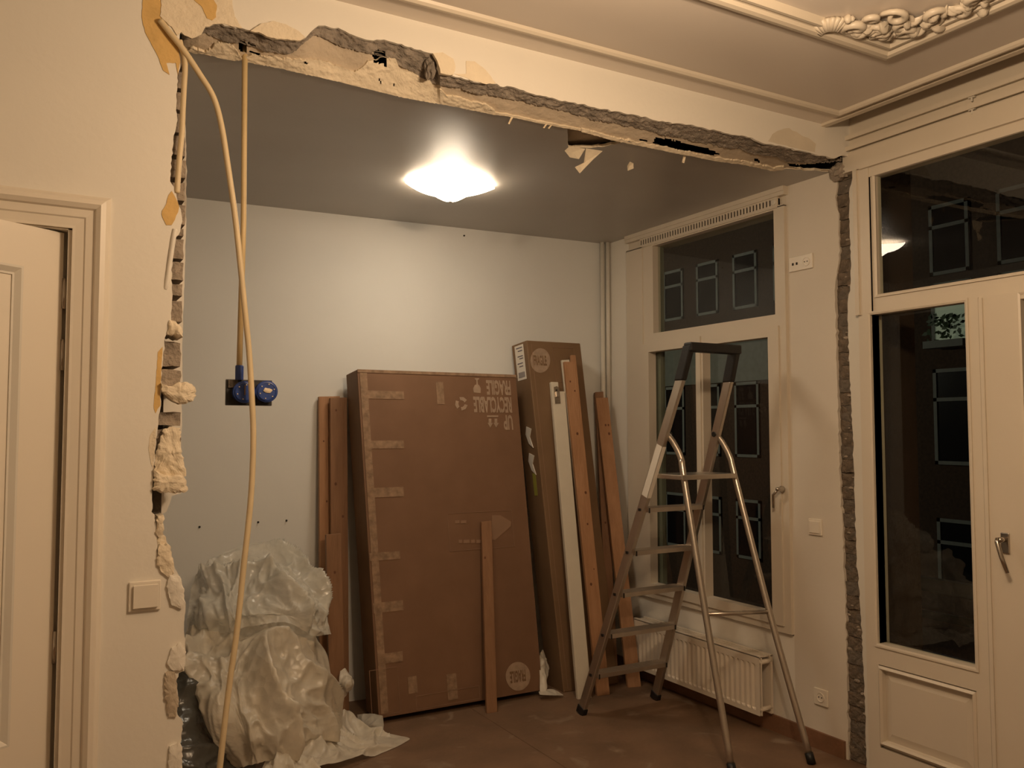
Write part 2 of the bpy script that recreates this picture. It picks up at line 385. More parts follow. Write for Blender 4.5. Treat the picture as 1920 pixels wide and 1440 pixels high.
lump([(296,968),(306,965),(307,985),(307,1003),(298,1008),(292,1000)], 2.765, .1, M_cream, seed=5, amp=.0022)
lump([(296,1030),(302,1022),(318,1022),(322,1035),(325,1052),(327,1075),(320,1085),(302,1072),(295,1055)], 2.763, .1, M_cream, seed=6, amp=.0022)
lump([(318,1078),(338,1082),(343,1100),(348,1130),(340,1142),(322,1135),(312,1100)], 2.762, .05, M_wall, seed=7, amp=.0016)
lump([(322,1215),(338,1205),(347,1218),(348,1240),(345,1257),(325,1258),(314,1245)], 2.762, .05, M_wall, seed=8, amp=.0016)
lump([(310,1262),(328,1258),(332,1290),(334,1320),(330,1345),(316,1345),(309,1300)], 2.764, .06, M_board, seed=9, amp=.0022)
lump([(318,1400),(335,1390),(342,1402),(341,1442),(316,1442)], 2.762, .05, M_wall, seed=10, amp=.0016)
# filler and old paint patches, a few millimetres proud of the wall
def patch(name, poly, m, th=.003, y0=YP, seed=0, amp=1.2):
    pts = [Y_(x, y, y0-th) for x, y in rag(poly+[poly[0]], 6, amp, seed)[:-1]]
    return MB().prism(pts, (0, th-.0005, 0)).build(name, m, wp)
patch('filler_patch', [(300,-30),(365,-30),(430,-30),(436,-10),(436,10),(440,30),(448,44),(455,53),(415,44),(400,45),(392,50),(385,50),(378,64),(360,72),(346,66),(340,60),(332,66),(322,50),(308,38),(300,30),(303,10)], M_cream, .004, seed=21)
patch('yellow_paint_patch', [(272,-30),(300,-30),(304,8),(300,30),(312,48),(330,78),(336,98),(338,116),(334,140),(330,118),(312,118),(318,140),(306,132),(296,105),(285,85),(272,60),(266,32),(267,8)], M_yellow, .002, seed=22)
patch('yellow_paint_patch', [(352,-30),(385,-30),(398,-6),(407,10),(405,32),(398,38),(388,34),(378,12),(364,0)], M_yellow, .006, seed=23)
patch('yellow_paint_patch', [(322,358),(330,372),(336,388),(334,398),(328,412),(322,422),(312,422),(305,408),(304,395),(312,382),(316,366)], M_yellow, .002, seed=24)
patch('yellow_paint_patch', [(874,138),(874,114),(890,115),(905,126),(920,142),(930,156),(912,158),(890,152),(862,142),(852,138)], M_cream, .002, seed=25)
patch('yellow_paint_patch', [(296,660),(305,650),(303,690),(300,740),(301,760),(292,775),(288,760),(292,720)], M_yellow, .001, seed=26)
patch('yellow_paint_patch', [(282,815),(292,800),(292,830),(288,880),(283,870),(278,840)], M_cream, .001, seed=27)
patch('filler_patch', [(812,100),(830,98),(850,110),(854,125),(850,140),(838,140),(826,137),(820,114)], M_cream, .012, seed=28)
patch('filler_patch', [(470,58),(490,44),(512,39),(535,45),(560,58),(573,70),(563,76),(545,75),(520,73),(500,68),(485,60)], M_cream, .010, seed=29)
patch('stained_patch', [(1448,252),(1458,245),(1480,240),(1500,252),(1515,258),(1530,270),(1528,285),(1500,280),(1470,272),(1440,265)], mat('stained_wall', (.74, .66, .53), .7), .0008, seed=30)

# ---- header over the opening: mortar, board and plaster layers seen from below
def holes_in(px, py, H): return any(inpoly(px, py, h) for h in H)
HOLES = [[(697,98),(700,115),(724,121),(722,97),(705,92)], [(446,76),(460,76),(461,98),(448,97)], [(464,93),(468,98),(492,107),(486,99)],
         [(463,78),(480,84),(476,86),(464,82)], [(500,104),(518,109),(512,104)], [(565,117),(577,121),(572,115)],
         [(1195,261),(1218,268),(1205,259)], [(1222,268),(1228,258),(1250,259),(1290,269),(1330,279),(1348,288),(1335,290),(1290,283),(1250,276)],
         [(1412,296),(1420,296),(1424,305),(1414,302)], [(1474,306),(1500,309),(1530,306),(1570,291),(1578,293),(1556,318),(1520,320),(1480,312)],
         [(708,147),(716,149),(713,154)], [(735,154),(742,160),(736,163)]]
def band(px, py, off):
    "point of the broken underside seen at (px, py); off moves it along the band's normal, towards the room below"
    A = Y_(px, interp(F_, px), 2.785); B = cpt(px, interp(B_, px)); n = (B-A).cross(V((1, 0, 0))).normalized()
    if n.z > 0: n = -n
    return hitp(px, py, A+n*off, n), n
def strip(name, P, Q, off, m, x0, x1, rough, thick, seed, pad=(0, 0), edge=0, hol=True, rows=12, step=2.5, fr=14):
    cols = int((x1-x0)/step); G = []
    for i in range(cols+1):
        px = x0+(x1-x0)*i/cols; e = edge*noise.noise(V((px*.09, seed, 0)))+edge*.6*noise.noise(V((px*.35, seed, 4)))
        pa = interp(P, px)+pad[0]+e; pa = max(pa, interp(F_, px)-1.2); qa = max(interp(Q, px)+pad[1]+edge*.5*noise.noise(V((px*.3, seed, 9))), interp(P, px)+pad[0]+.8)
        A, n = band(px, pa, off); B, n = band(px, qa, off); row = []
        for j in range(rows+1):
            t = j/rows; p = A.lerp(B, t)
            dz = rough*(noise.noise(V((p.x*fr, p.y*fr*2, seed+p.z*fr*2)))+.6*noise.noise(V((p.x*fr*3.1, p.y*fr*4, seed+3+p.z*fr*4))))
            row.append((p+n*dz, px, pa+(qa-pa)*t))
        G.append((row, n))
    vs = []; fs = []; rr = rows+3
    for row, n in G:
        vs.append(row[0][0]-n*thick)
        vs += [r[0] for r in row]; vs.append(row[-1][0]-n*thick)
    for i in range(cols):
        for j in range(rr-1):
            if hol and 0 < j < rr-2:
                r = G[i][0][j-1]
                if holes_in(r[1], r[2]+1, HOLES): continue
            fs.append((i*rr+j, i*rr+j+1, (i+1)*rr+j+1, (i+1)*rr+j))
    return MB().add(vs, fs).build(name, m, wp)
strip('broken_mortar', F_, G_, .004, M_mortar, 340, 1578, .007, .03, 3, pad=(-3, 3), edge=5, fr=22)
strip('bare_board', G_, B_, -.003, M_board, 340, 1562, .002, .012, 8, pad=(-5, 1), edge=1.5)
strip('plaster_remnant', C_, B_, .007, M_cream, 345, 930, .003, .010, 12, pad=(0, 1.5), edge=3, fr=24)
BC = [(x, y-7) for x, y in B_]
strip('plaster_edge', BC, B_, .005, M_cream, 1090, 1470, .003, .010, 15, pad=(3, 2), edge=2.5)
BT = [(x, y-3) for x, y in B_]
strip('plaster_edge', BT, B_, .004, M_cream, 925, 1092, .002, .008, 17, pad=(0, 1), edge=1)
# dark rubble knob where the ragged edge steps down
mb = MB(); vs, fs = ico((1.245, 2.80, 2.925), .048, 3, (.42, .4, .95), .6, 4); mb.add(vs, fs); mb.build('mortar_knob', M_mortar, wp)
# void above the underside layers
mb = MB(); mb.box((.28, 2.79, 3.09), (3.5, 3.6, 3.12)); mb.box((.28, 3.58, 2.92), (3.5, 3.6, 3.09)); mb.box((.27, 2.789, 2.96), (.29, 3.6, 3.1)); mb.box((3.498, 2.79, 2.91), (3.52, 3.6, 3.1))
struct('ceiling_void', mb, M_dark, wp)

# ---- back room ceiling with its torn front edge
notch = [(1064,242),(1065,262),(1066,277),(1085,277),(1110,277),(1140,273),(1165,268),(1180,264),(1190,270)]
Bc = [p for p in B_ if p[0] < 1060]+notch+[p for p in B_ if p[0] > 1195]
Bc = [(-180, 30), (100, 62), (250, 82)]+rag(Bc, 6, 1.2, 11)
vs = []; fs = []; nr = 60; ex = [cpt(x, y) for x, y in Bc]+[V((XW+.1, 2.9, ZC))]; lip = []; vs = []; fs = []; n1 = nr+1
for p in ex:
    yb = yback(p.x)+.06
    for k in range(nr+1):
        y = p.y+(3.2-p.y)*k/5 if k <= 5 else 3.2+(yb-3.2)*(k-5)/(nr-5)
        vs.append((p.x, y, zceil(p.x, y)))
for i in range(len(ex)-1):
    for k in range(nr): fs.append((i*n1+k, (i+1)*n1+k, (i+1)*n1+k+1, i*n1+k+1))
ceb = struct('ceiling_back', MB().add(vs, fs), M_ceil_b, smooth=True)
for p in ex: lip += [(p.x, p.y, p.z), (p.x, p.y+.001, p.z+.013)]
MB().add(lip, [(2*i, 2*i+1, 2*i+3, 2*i+2) for i in range(len(ex)-1)]).build('ceiling_lip', M_cream, ceb, kind='structure')
struct('ceiling_slab', MB().box((-.7, 3.65, ZC+.012), (XW+.1, 5.1, ZC+.03)), M_dark, ceb)
lh = [cpt(x, y)+V((0, 0, .016)) for x, y in rag([(1055,246),(1080,236),(1100,250),(1104,255),(1122,259),(1132,266),(1150,262),(1178,263),(1200,276),(1060,290),(1055,246)], 5, 2, 4)[:-1]]
MB().prism([V((p.x, p.y, 2.885)) for p in lh], (0, 0, .006)).build('lath_edge', M_board, ceb)
# hanging flakes of ceiling paint
def flake(poly, y0, lean, m=M_cream):
    pts = [Y_(x, y, y0) for x, y in poly]; zt = max(p.z for p in pts)
    pts = [p+V((0, (zt-p.z)*lean, 0)) for p in pts]
    mb = MB(); n = len(pts); c = sum(pts, V())/n+V((0, .01, 0)); vs = pts+[c]+[p+V((0, .0015, 0)) for p in pts]+[c+V((0, .0015, 0))]; fs = []
    for i in range(n):
        j = (i+1) % n; fs += [(i, j, n), (i+n+1, 2*n+1, j+n+1), (i, i+n+1, j+n+1, j)]
    mb.add(vs, fs); return mb.build('paint_flake', m, ceb)
yn = cpt(1080, 277).y
flake([(1066,276),(1075,274),(1098,278),(1088,297),(1071,294),(1060,282)], yn-.01, .2)
yn2 = cpt(1115, 277).y
flake([(1099,278),(1130,283),(1116,297),(1105,310),(1096,321),(1085,310),(1100,302)], yn2-.01, .35)
ys = cpt(1183, 302).y
flake([(1181,303),(1188,306),(1190,315),(1180,319),(1178,310)], ys, .3)
for q in ([(959,218),(963,219),(957,232),(954,231)], [(1024,231),(1027,232),(1022,240),(1019,239)], [(1033,233),(1036,234),(1031,241),(1028,240)], [(1282,292),(1287,290),(1285,305),(1281,304)]):
    flake(q, cpt(q[0][0], q[0][1]).y, .2)

# ---- front room ceiling
mb = MB(); mb.box((-1.6, -2.6, ZF), (3.31, YP+.0, ZF+.03)); struct('ceiling_front', mb, M_ceil_f)
mb = MB(); mb.box((-1.6, -2.6, 3.2), (3.6, YP, 3.23)); struct('ceiling_recess', mb, M_ceil_f)
T = MB()
sweep(T, [(-1.45, -2.45), (3.25, -2.45), (3.25, 2.64), (-1.45, 2.64)], [(0, 0), (0, -.012), (.008, -.018), (.018, -.018), (.026, -.01), (.03, 0)], (0, 0, ZF), (1, 0, 0), (0, 1, 0), (0, 0, 1), True)
struct('trim_1', T, M_trim)
T = MB(); T.box((3.285, -2.6, ZF-.012), (3.318, YP, ZF+.034)); struct('trim_2', T, M_trim)
# big ceiling frame with stucco
T = MB()
sweep(T, [(-.055, .115), (2.895, .115), (2.895, 2.125), (-.055, 2.125)], [(0, 0), (0, -.012), (.012, -.03), (.03, -.034), (.045, -.03), (.05, -.018), (.062, -.016), (.07, -.024), (.082, -.024), (.09, -.01), (.095, 0)], (0, 0, ZF), (1, 0, 0), (0, 1, 0), (0, 0, 1), True)
frm = struct('trim_3', T, M_trim)
orn = MB(); random.seed(12)
def scroll(cx, cy, r, a0, turns, rad, dirn=1):
    pts = []; rr = []; n = 16
    for i in range(n):
        t = i/(n-1); a = a0+dirn*turns*2*pi*t; q = r*(1-.8*t)
        pts.append((cx+cos(a)*q, cy+sin(a)*q, ZF-.010-.016*sin(t*pi))); rr.append(rad*(.35+.9*sin(pi*(.15+.75*t))))
    orn.tube(pts, rr, 8)
def leaf(x, y, a, L_, Wd, h=.02):
    n = 8; vs = []; fs = []
    for i in range(n):
        t = i/(n-1); wd = Wd*sin(pi*min(1, t*.85+.12))*(1+.3*sin(t*19)); bend = .35*L_*t*t
        for k in range(5):
            s_ = (k-2)/2; px = x+cos(a)*L_*t-sin(a)*(s_*wd+bend); py = y+sin(a)*L_*t+cos(a)*(s_*wd+bend)
            vs.append((px, py, ZF-.003-h*(1-.6*s_*s_)*(.4+sin(pi*t)*.9)-.004*(k % 2)))
    for i in range(n-1):
        for k in range(4): fs.append((i*5+k, i*5+k+1, i*5+k+6, i*5+k+5))
    orn.add(vs, fs)
    base = len(orn.v)
# run of acanthus along the diagonal of the far corner
C0 = V((2.74, 1.98)); A0 = V((2.54, 2.03)); A1 = V((2.80, 1.70))
for i in range(34):
    t = random.random(); a = A0.lerp(C0, t*2) if t < .5 else C0.lerp(A1, t*2-1)
    a = a+V((random.uniform(-.05, .02), random.uniform(-.06, .02)))
    leaf(a.x, a.y, random.uniform(0, 2*pi), random.uniform(.04, .085), random.uniform(.012, .022), random.uniform(.018, .034))
for (x, y, r, a, tn, rd, d) in [(2.56, 2.00, .05, .5, 1.3, .012, 1), (2.63, 1.97, .04, 3, 1.2, .010, -1), (2.70, 2.00, .035, 1, 1.2, .010, 1), (2.74, 1.93, .045, 2, 1.3, .012, -1), (2.69, 1.90, .04, 4, 1.4, .010, 1),
                              (2.77, 1.84, .035, 5, 1.2, .010, 1), (2.72, 1.80, .04, 0, 1.3, .011, -1), (2.78, 1.74, .035, 2, 1.2, .011, 1), (2.74, 1.66, .05, 1, 1.3, .013, -1), (2.62, 1.88, .05, 2.5, 1.1, .010, 1), (2.55, 1.93, .035, 1.5, 1.2, .009, -1)]:
    scroll(x, y, r, a, tn, rd, d)
for i in range(26):
    t = random.random(); a = A0.lerp(C0, t*2) if t < .5 else C0.lerp(A1, t*2-1)
    vs, fs = ico((a.x+random.uniform(-.07, .02), a.y+random.uniform(-.06, .01), ZF-.014), random.uniform(.008, .018), 2, (1, 1, 1.1), .3, 3); orn.add(vs, fs)
# shell at the end of the run
for k in range(9):
    a = radians(150+k*16); orn.tube([(2.50, 2.06, ZF-.012), (2.50+cos(a)*.03, 2.06+sin(a)*.03, ZF-.030), (2.50+cos(a)*.07, 2.06+sin(a)*.07, ZF-.006)], [.004, .011, .010], 6)
orn.build('stucco_ornament', M_trim, frm, smooth=True, kind='structure')
# mirrored copies on the other corners (outside the frame)
# ---- floor of boards
fl = struct('floor', MB().box((-1.6, -2.6, -.10), (3.6, 5.1, -.022)), M_dark)
xs = [-1.6, -.36, .86, 2.259, 3.6]; k = 0
for i in range(4):
    off = [1.2, -.4, .7, .1][i]; y = -2.6
    cuts = [-2.6]+[c for c in (off-2.4+2.4*j for j in range(0, 5)) if -2.6 < c < 5.1]+[5.1]
    for a, b in zip(cuts, cuts[1:]):
        MB().box((xs[i]+.0015, a+.0015, -.022), (xs[i+1]-.0015, b-.0015, 0)).build('floor_board', M_floor, fl)
# ---- other walls
struct('wall_back', MB().prism([(-.7, yback(-.7), 0), (XW+.1, yback(XW+.1), 0), (XW+.1, yback(XW+.1), ZC+.1), (-.7, yback(-.7), ZC+.1)], (0, .1, 0)), M_wall_b)
struct('wall_left', MB().box((-1.7, -2.6, 0), (-1.6, 2.77, 3.2)), M_wall)
struct('wall_left_back', MB().box((.25, 2.966, 0), (.37, 3.72, 3.0)).box((.25, 4.82, 0), (.37, 5.1, 3.0)).box((.25, 3.72, 2.60), (.37, 4.82, 3.0)), M_wall_b)
d4 = struct('door_4', MB().box((.30, 3.72, 0), (.35, 4.82, 2.60)), mat('added_door_dark', (.035, .022, .014), .5, bump=.1))  # unseen door, added so the french door glass reflects something dark
mb = MB(); mb.lathe((.35, 3.82, 1.05), (1, 0, 0), [(.012, 0), (.012, .04), (.022, .045), (.022, .06)], 14); mb.build('door_knob', M_steel, d4, smooth=True)
struct('wall_behind', MB().box((-1.7, -2.7, 0), (3.7, -2.6, 3.23)), M_wall)
# dark hall behind the ajar door
mb = MB(); mb.box((-1.7, 2.97, 0), (-.71, 3.02, 3)); struct('wall_hall', mb, M_wall)

# window wall: pieces round the openings, plaster in the back room, timber in the front
YA, YB = 3.19, 4.57     # back window outer frame
mb = MB()
mb.box((XW+.001, YB, 0), (XW+.14, 4.9, ZC+.05)); mb.box((XW+.001, YA, 0), (XW+.14, YB, .525)); mb.box((XW+.001, YA, 2.875), (XW+.14, YB, ZC+.05))
mb.box((XW+.026, 2.73, 0), (XW+.14, YA, 3.1))
chz = MB(); vs = []; fs = []
for i in range(241):
    for j in range(9):
        q = V((XW+.0175, 2.725+.17*j/8, 2.92*i/240)); vs.append(q+V((.007*noise.noise(q*30)+.004*noise.noise(q*75), 0, 0)))
for i in range(240):
    for j in range(8): a = i*9+j; fs.append((a, a+9, a+10, a+1))
chz.add(vs, fs)
wr = struct('wall_right', mb, M_wall)
chz.build('mortar_bed', M_grout, wr, kind='structure')
# pier plaster with torn edge beside the brick chase
pe = rag([(1566,326),(1570,345),(1566,370),(1568,385),(1573,400),(1572,440),(1575,470),(1571,500),(1565,545),(1567,600),(1569,700),(1572,800),(1575,900),(1580,1000),(1584,1100),(1588,1250),(1590,1380),(1591,1432)], 7, 1.6, 31)
pp = [X_(x, y, XW) for x, y in pe]; pp[-1].z = 0
MB().prism([V((XW, YA, 0)), V((XW, YA, ZC)), V((XW, pp[0].y, ZC))]+pp, (.024, 0, 0)).build('pier_plaster', mat('wall_paint_dimmed', (.70, .64, .55), .65, var=.03, scale=2, bump=.08, bscale=40), wr, kind='structure')  # same paint as the walls, darkened so the pier looks less lit
# bricks in the chase
random.seed(5); bmes = []
for k in range(5):
    vs = []; fs = []; nx, nz = 6, 3
    for xx in (0, .03):
        for r in range(nz+1):
            for c in range(nx+1):
                q = V((xx, -.075+.15*c/nx, -.031+.062*r/nz)); j = noise.noise_vector(q*40+V((k*5, 0, 0)))*(.006 if xx == 0 else .001); vs.append(q+j)
    n1 = (nx+1)*(nz+1)
    for r in range(nz):
        for c in range(nx):
            a0 = r*(nx+1)+c; fs += [(a0, a0+nx+1, a0+nx+2, a0+1), (a0+n1, a0+1+n1, a0+nx+2+n1, a0+nx+1+n1)]
    for c in range(nx): b0 = nz*(nx+1)+c; fs += [(c, c+1, c+1+n1, c+n1), (b0, b0+n1, b0+1+n1, b0+1)]
    for r in range(nz): a0 = r*(nx+1); b0 = a0+nx; fs += [(a0, a0+n1, a0+nx+1+n1, a0+nx+1), (b0, b0+nx+1, b0+nx+1+n1, b0+n1)]
    me = bpy.data.meshes.new('brick'); me.from_pydata(vs, [], fs); me.materials.append(M_brick_d if k < 4 else M_grout); bmes.append(me)
z = .035; i = 0
while z < 2.9:
    o = link('brick', bmes[i*7 % 5], wr); o.location = (XW+.012+random.uniform(-.004, .006), 2.80+random.uniform(-.006, .006), z); o.rotation_euler = (random.uniform(-.03, .03), 0, random.uniform(-.04, .04))
    z += .066; i += 1
mb = MB(); random.seed(9)
for k in range(70):
    zz = random.uniform(.05, 2.85); vs, fs = ico((XW+.012, random.uniform(2.755, 2.86), zz), random.uniform(.006, .016), 1, (.5, 1.2, .6), .5, 3); mb.add(vs, fs)
mb.build('mortar_crumbs', M_brick, wr, kind='stuff')
# plaster splinters along the door post side
pe2 = rag([(1590,296),(1596,312),(1598,326),(1596,345),(1592,360),(1592,400),(1593,430),(1596,500),(1594,545),(1590,560),(1589,600),(1593,700),(1598,800),(1600,860),(1603,960),(1606,1040),(1610,1100),(1617,1200),(1622,1330),(1624,1432)], 7, 1.6, 41)
p2 = [X_(x, y, XW-.002) for x, y in pe2]; p2[-1].z = 0
MB().prism([V((XW-.002, 2.70, 0)), V((XW-.002, 2.70, 3.09)), V((XW-.002, p2[0].y, 3.09))]+p2, (.02, 0, 0)).build('post_plaster', M_trim2, wr, kind='structure')
# corner lump at the top of the chase
vs, fs = ico((3.49, 2.835, 2.885), .055, 3, (.5, 1, .8), .5, 4); MB().add(vs, fs).build('mortar_lump', M_brick, wr)
# baseboard
struct('baseboard_right', MB().box((XW-.014, 2.88, 0), (XW, 4.8, .085)), M_skirt)

# ---- windows
def framebox(mb, y0, y1, z0, z1, x0, x1): mb.box((x0, y0, z0), (x1, y1, z1))
def rectframe(name, y0, y1, z0, z1, wl, wr_, wb, wt, x0, x1, m, parent, bev=.003):
    mb = MB(); mb.box((x0, y0, z0), (x1, y0+wr_, z1)); mb.box((x0, y1-wl, z0), (x1, y1, z1)); mb.box((x0, y0+wr_, z0), (x1, y1-wl, z0+wb)); mb.box((x0, y0+wr_, z1-wt), (x1, y1-wl, z1))
    return mb.build(name, m, parent, kind='structure')
def bead(name, y0, y1, z0, z1, x, m, parent, wd=.014, h=.01):
    T = MB(); sweep(T, [(y0, z0), (y1, z0), (y1, z1), (y0, z1)], [(0, 0), (0, -h*.4), (-wd*.5, -h), (-wd, -h), (-wd, 0)], (x, 0, 0), (0, 1, 0), (0, 0, 1), (1, 0, 0), True)
    return T.build(name, m, parent, kind='structure')
w1 = rectframe('window_1', YA, YB-.0, .533, 2.80, .17, .045, .05, .0, XW-.02, XW+.05, M_trim, None)
mb = MB(); mb.box((XW-.02, YA, 2.795), (XW+.02, YB, 2.805)); mb.box((XW-.03, YA-.01, 2.853), (XW+.02, YB, 2.875)); mb.box((XW-.035, YA-.01, 2.875), (XW+.02, YB, ZC)); mb.box((XW+.002, YA, 2.79), (XW+.14, YB, 2.875)); mb.build('window_head', M_trim, w1, kind='structure')
rectframe('transom_frame', YA+.045, YB-.17, 2.15, 2.80, .10, .035, .07, .012, XW-.012, XW+.05, M_trim, w1)
# casements
rectframe('casement', 3.86, 4.40, .57, 2.155, .07, .025, .055, .055, XW-.030, XW+.03, M_trim, w1)
rectframe('casement', 3.235, 3.845, .57, 2.155, .022, .075, .055, .055, XW-.030, XW+.03, M_trim, w1)
mb = MB(); mb.box((XW-.04, 3.835, .57), (XW-.02, 3.87, 2.155)); mb.build('meeting_stile', M_trim, w1, kind='structure')
for (a, b, c, d) in ((3.27, 4.30, 2.22, 2.79), (3.885, 4.33, .625, 2.10), (3.31, 3.823, .625, 2.10)):
    MB().box((XW+.03, a-.005, c-.005), (XW+.034, b+.005, d+.005)).build('window_pane', M_glass, w1, kind='structure')
# outer reveal seen through the glass
mb = MB(); mb.box((XW+.05, 4.305, .5), (XW+.085, 4.40, 2.85)); mb.box((XW+.05, 3.2, .5), (XW+.085, 3.265, 2.85)); mb.box((XW+.05, 3.2, .5), (XW+.085, 4.4, .61)); mb.box((XW+.05, 3.2, 2.795), (XW+.085, 4.4, 2.86)); mb.build('outer_reveal', mat('outer_frame_paint', (.22, .23, .18), .6), w1, kind='structure')
# ventilation strip with slots
mb = MB(); y0, y1 = 3.235, 4.42; mb.box((XW-.022, y0, 2.800), (XW-.002, y1, 2.812)); mb.box((XW-.022, y0, 2.845), (XW-.002, y1, 2.853))
mb.box((XW-.022, y0, 2.812), (XW-.002, y0+.045, 2.845)); ns = 46; pitch = (y1-.02-(y0+.045))/ns
for k in range(ns+1): yy = y0+.045+pitch*k; mb.box((XW-.022, yy+.011, 2.812), (XW-.018, yy+pitch, 2.845))
vg = mb.build('vent_strip', M_trim, w1, kind='structure')
MB().box((XW-.012, y0, 2.811), (XW+.001, y1, 2.846)).build('vent_back', M_dark, w1, kind='structure')
MB().lathe((XW-.022, y0+.022, 2.828), (-1, 0, 0), [(.016, 0), (.016, .004), (.01, .007)], 20).build('vent_knob', M_trim2, w1, smooth=False)
# casement fastener
hz = X_(1467, 917, XW-.03); mb = MB(); mb.lathe((XW-.03, hz.y, hz.z), (-1, 0, 0), [(.017, 0), (.017, .01), (.011, .02), (.011, .04), (.006, .045)], 16)
mb.tube([(XW-.06, hz.y, hz.z), (XW-.065, hz.y+.03, hz.z-.03), (XW-.06, hz.y+.035, hz.z-.10)], [.008, .008, .006], 8); mb.build('window_handle', M_steel, w1, smooth=True)

# ---- french doors (front room)
w2 = rectframe('door_frame_1', .75, 2.735, 0, 2.86, .075, .075, .02, .05, XW-.02, XW+.05, M_trim, None)
w2.name = 'window_2'
mb = MB(); mb.box((XW-.03, .70, 2.862), (XW+.10, 2.80, 2.955)); mb.box((XW-.012, .70, 2.955), (XW+.10, 2.80, 3.2)); mb.build('head_board', M_trim, w2, kind='structure')
mb = MB(); mb.box((XW-.04, .70, 2.855), (XW-.0, 2.70, 2.866)); mb.build('drip_bead', M_trim, w2, kind='structure')
rectframe('transom_frame', .825, 2.662, 2.155, 2.815, .03, .03, .085, .006, XW-.010, XW+.030, M_trim, w2)
MB().obox((XW+.006, 2.645, 2.23), (-.034, -1.80, 0), (.004, 0, 0), (0, 0, .585)).build('window_pane', M_glass, w2, kind='structure')
bead('glazing_bead', .86, 2.632, 2.24, 2.809, XW-.008, M_trim, w2)
mb = MB(); mb.box((XW-.024, 2.66, 2.15), (XW, 2.735, 2.86)); mb.box((XW-.034, 2.72, 2.15), (XW, 2.742, 2.86)); build_each(mb, 'post_moulding', M_trim, w2, kind='structure')
for n_, (a, b, gl, gr) in enumerate(((2.132, 2.705, 2.66, 2.19), (1.52, 2.128, 1.955, 1.60))):
    d = bpy.data.objects.new('door_%d' % (n_+1), None); COL.objects.link(d); d['kind'] = 'structure'; d.location = (XW, b, 0)
    mb = MB(); x0, x1 = XW-.032, XW+.03
    mb.box((x0, a, .02), (x1, gr, 2.155)); mb.box((x0, gl, .02), (x1, b, 2.155)); mb.box((x0, gr, 2.145 if n_ == 0 else 2.125), (x1, gl, 2.155)); mb.box((x0, gr, .51), (x1, gl, .605)); mb.box((x0, gr, .02), (x1, gl, .13))
    mb.box((x0+.022, gr, .13), (x1, gl, .51)); mb.build('door_leaf', M_trim, d, kind='structure')
    T = MB(); sweep(T, [(gr, .145), (gl, .145), (gl, .505), (gr, .505)], [(0, 0), (0, -.026), (.010, -.034), (.018, -.024), (.022, 0)], (XW-.010, 0, 0), (0, 1, 0), (0, 0, 1), (1, 0, 0), True); T.build('panel_moulding', M_trim, d, kind='structure')
    mb = MB(); mb.add([(XW-.011, gr+.02, .165), (XW-.011, gl-.02, .165), (XW-.011, gl-.02, .485), (XW-.011, gr+.02, .485), (XW-.022, gr+.055, .205), (XW-.022, gl-.055, .205), (XW-.022, gl-.055, .445), (XW-.022, gr+.055, .445)],
                      [(0, 4, 5, 1), (1, 5, 6, 2), (2, 6, 7, 3), (3, 7, 4, 0), (4, 7, 6, 5)]); mb.build('raised_panel', M_trim, d, kind='structure')
    MB().box((XW+.012, gr-.005, .60), (XW+.016, gl+.005, 2.15)).build('door_pane', M_glass, d, kind='structure')
    bead('glazing_bead', gr, gl, .606, 2.143, XW-.032, M_trim, d, .016, .006)
    if n_ == 1:
        p0 = X_(1886, 1017, XW-.032); mb = MB(); mb.box((XW-.040, p0.y-.018, p0.z-.045), (XW-.032, p0.y+.018, p0.z+.04)); mb.build('handle_plate', M_steel, d, bevel=.004)
        q = X_(1876, 1003, XW-.06); e = X_(1893, 1068, XW-.075)
        mb = MB(); mb.lathe((XW-.04, p0.y, p0.z+.012), (-1, 0, 0), [(.011, 0), (.011, .04)], 12)
        mb.tube([(XW-.075, p0.y+.008, p0.z+.018), (XW-.082, p0.y+.006, p0.z+.004), (XW-.085, p0.y-.012, p0.z-.055), (XW-.082, p0.y-.032, p0.z-.115)], [.009, .010, .009, .008], 10); mb.build('door_handle', M_steel, d, smooth=True)
        MB().box((XW-.040, a+.59, .02), (XW-.031, a+.606, 2.15)).build('cover_strip', M_trim, d, kind='structure')
struct('wall_right_front', MB().box((XW, -2.6, 0), (XW+.14, .75, 3.2)), M_wall)
# curtain rails: two thin tracks screwed to the head board
for zz, nm, lb in ((3.028, 'curtain_rail', 'upper white curtain rail above the french doors'), (2.974, 'curtain_rail', 'lower white curtain rail above the french doors')):
    t = thing(nm, (XW-.03, 1.8, zz), lb, 'curtain rail')
    mb = MB(); mb.box((XW-.045, .72, zz-.004), (XW-.013, 2.80, zz+.010)); mb.box((XW-.045, .72, zz-.011), (XW-.040, 2.80, zz-.004)); mb.build('track', M_trim, t)
    mb = MB(); mb.tube([(XW-.03, 2.133, zz-.002), (XW-.03, 2.133, zz-.03)], .004, 6); mb.box((XW-.036, 2.120, zz-.014), (XW-.022, 2.146, zz-.004)); mb.build('glider', M_trim2, t)

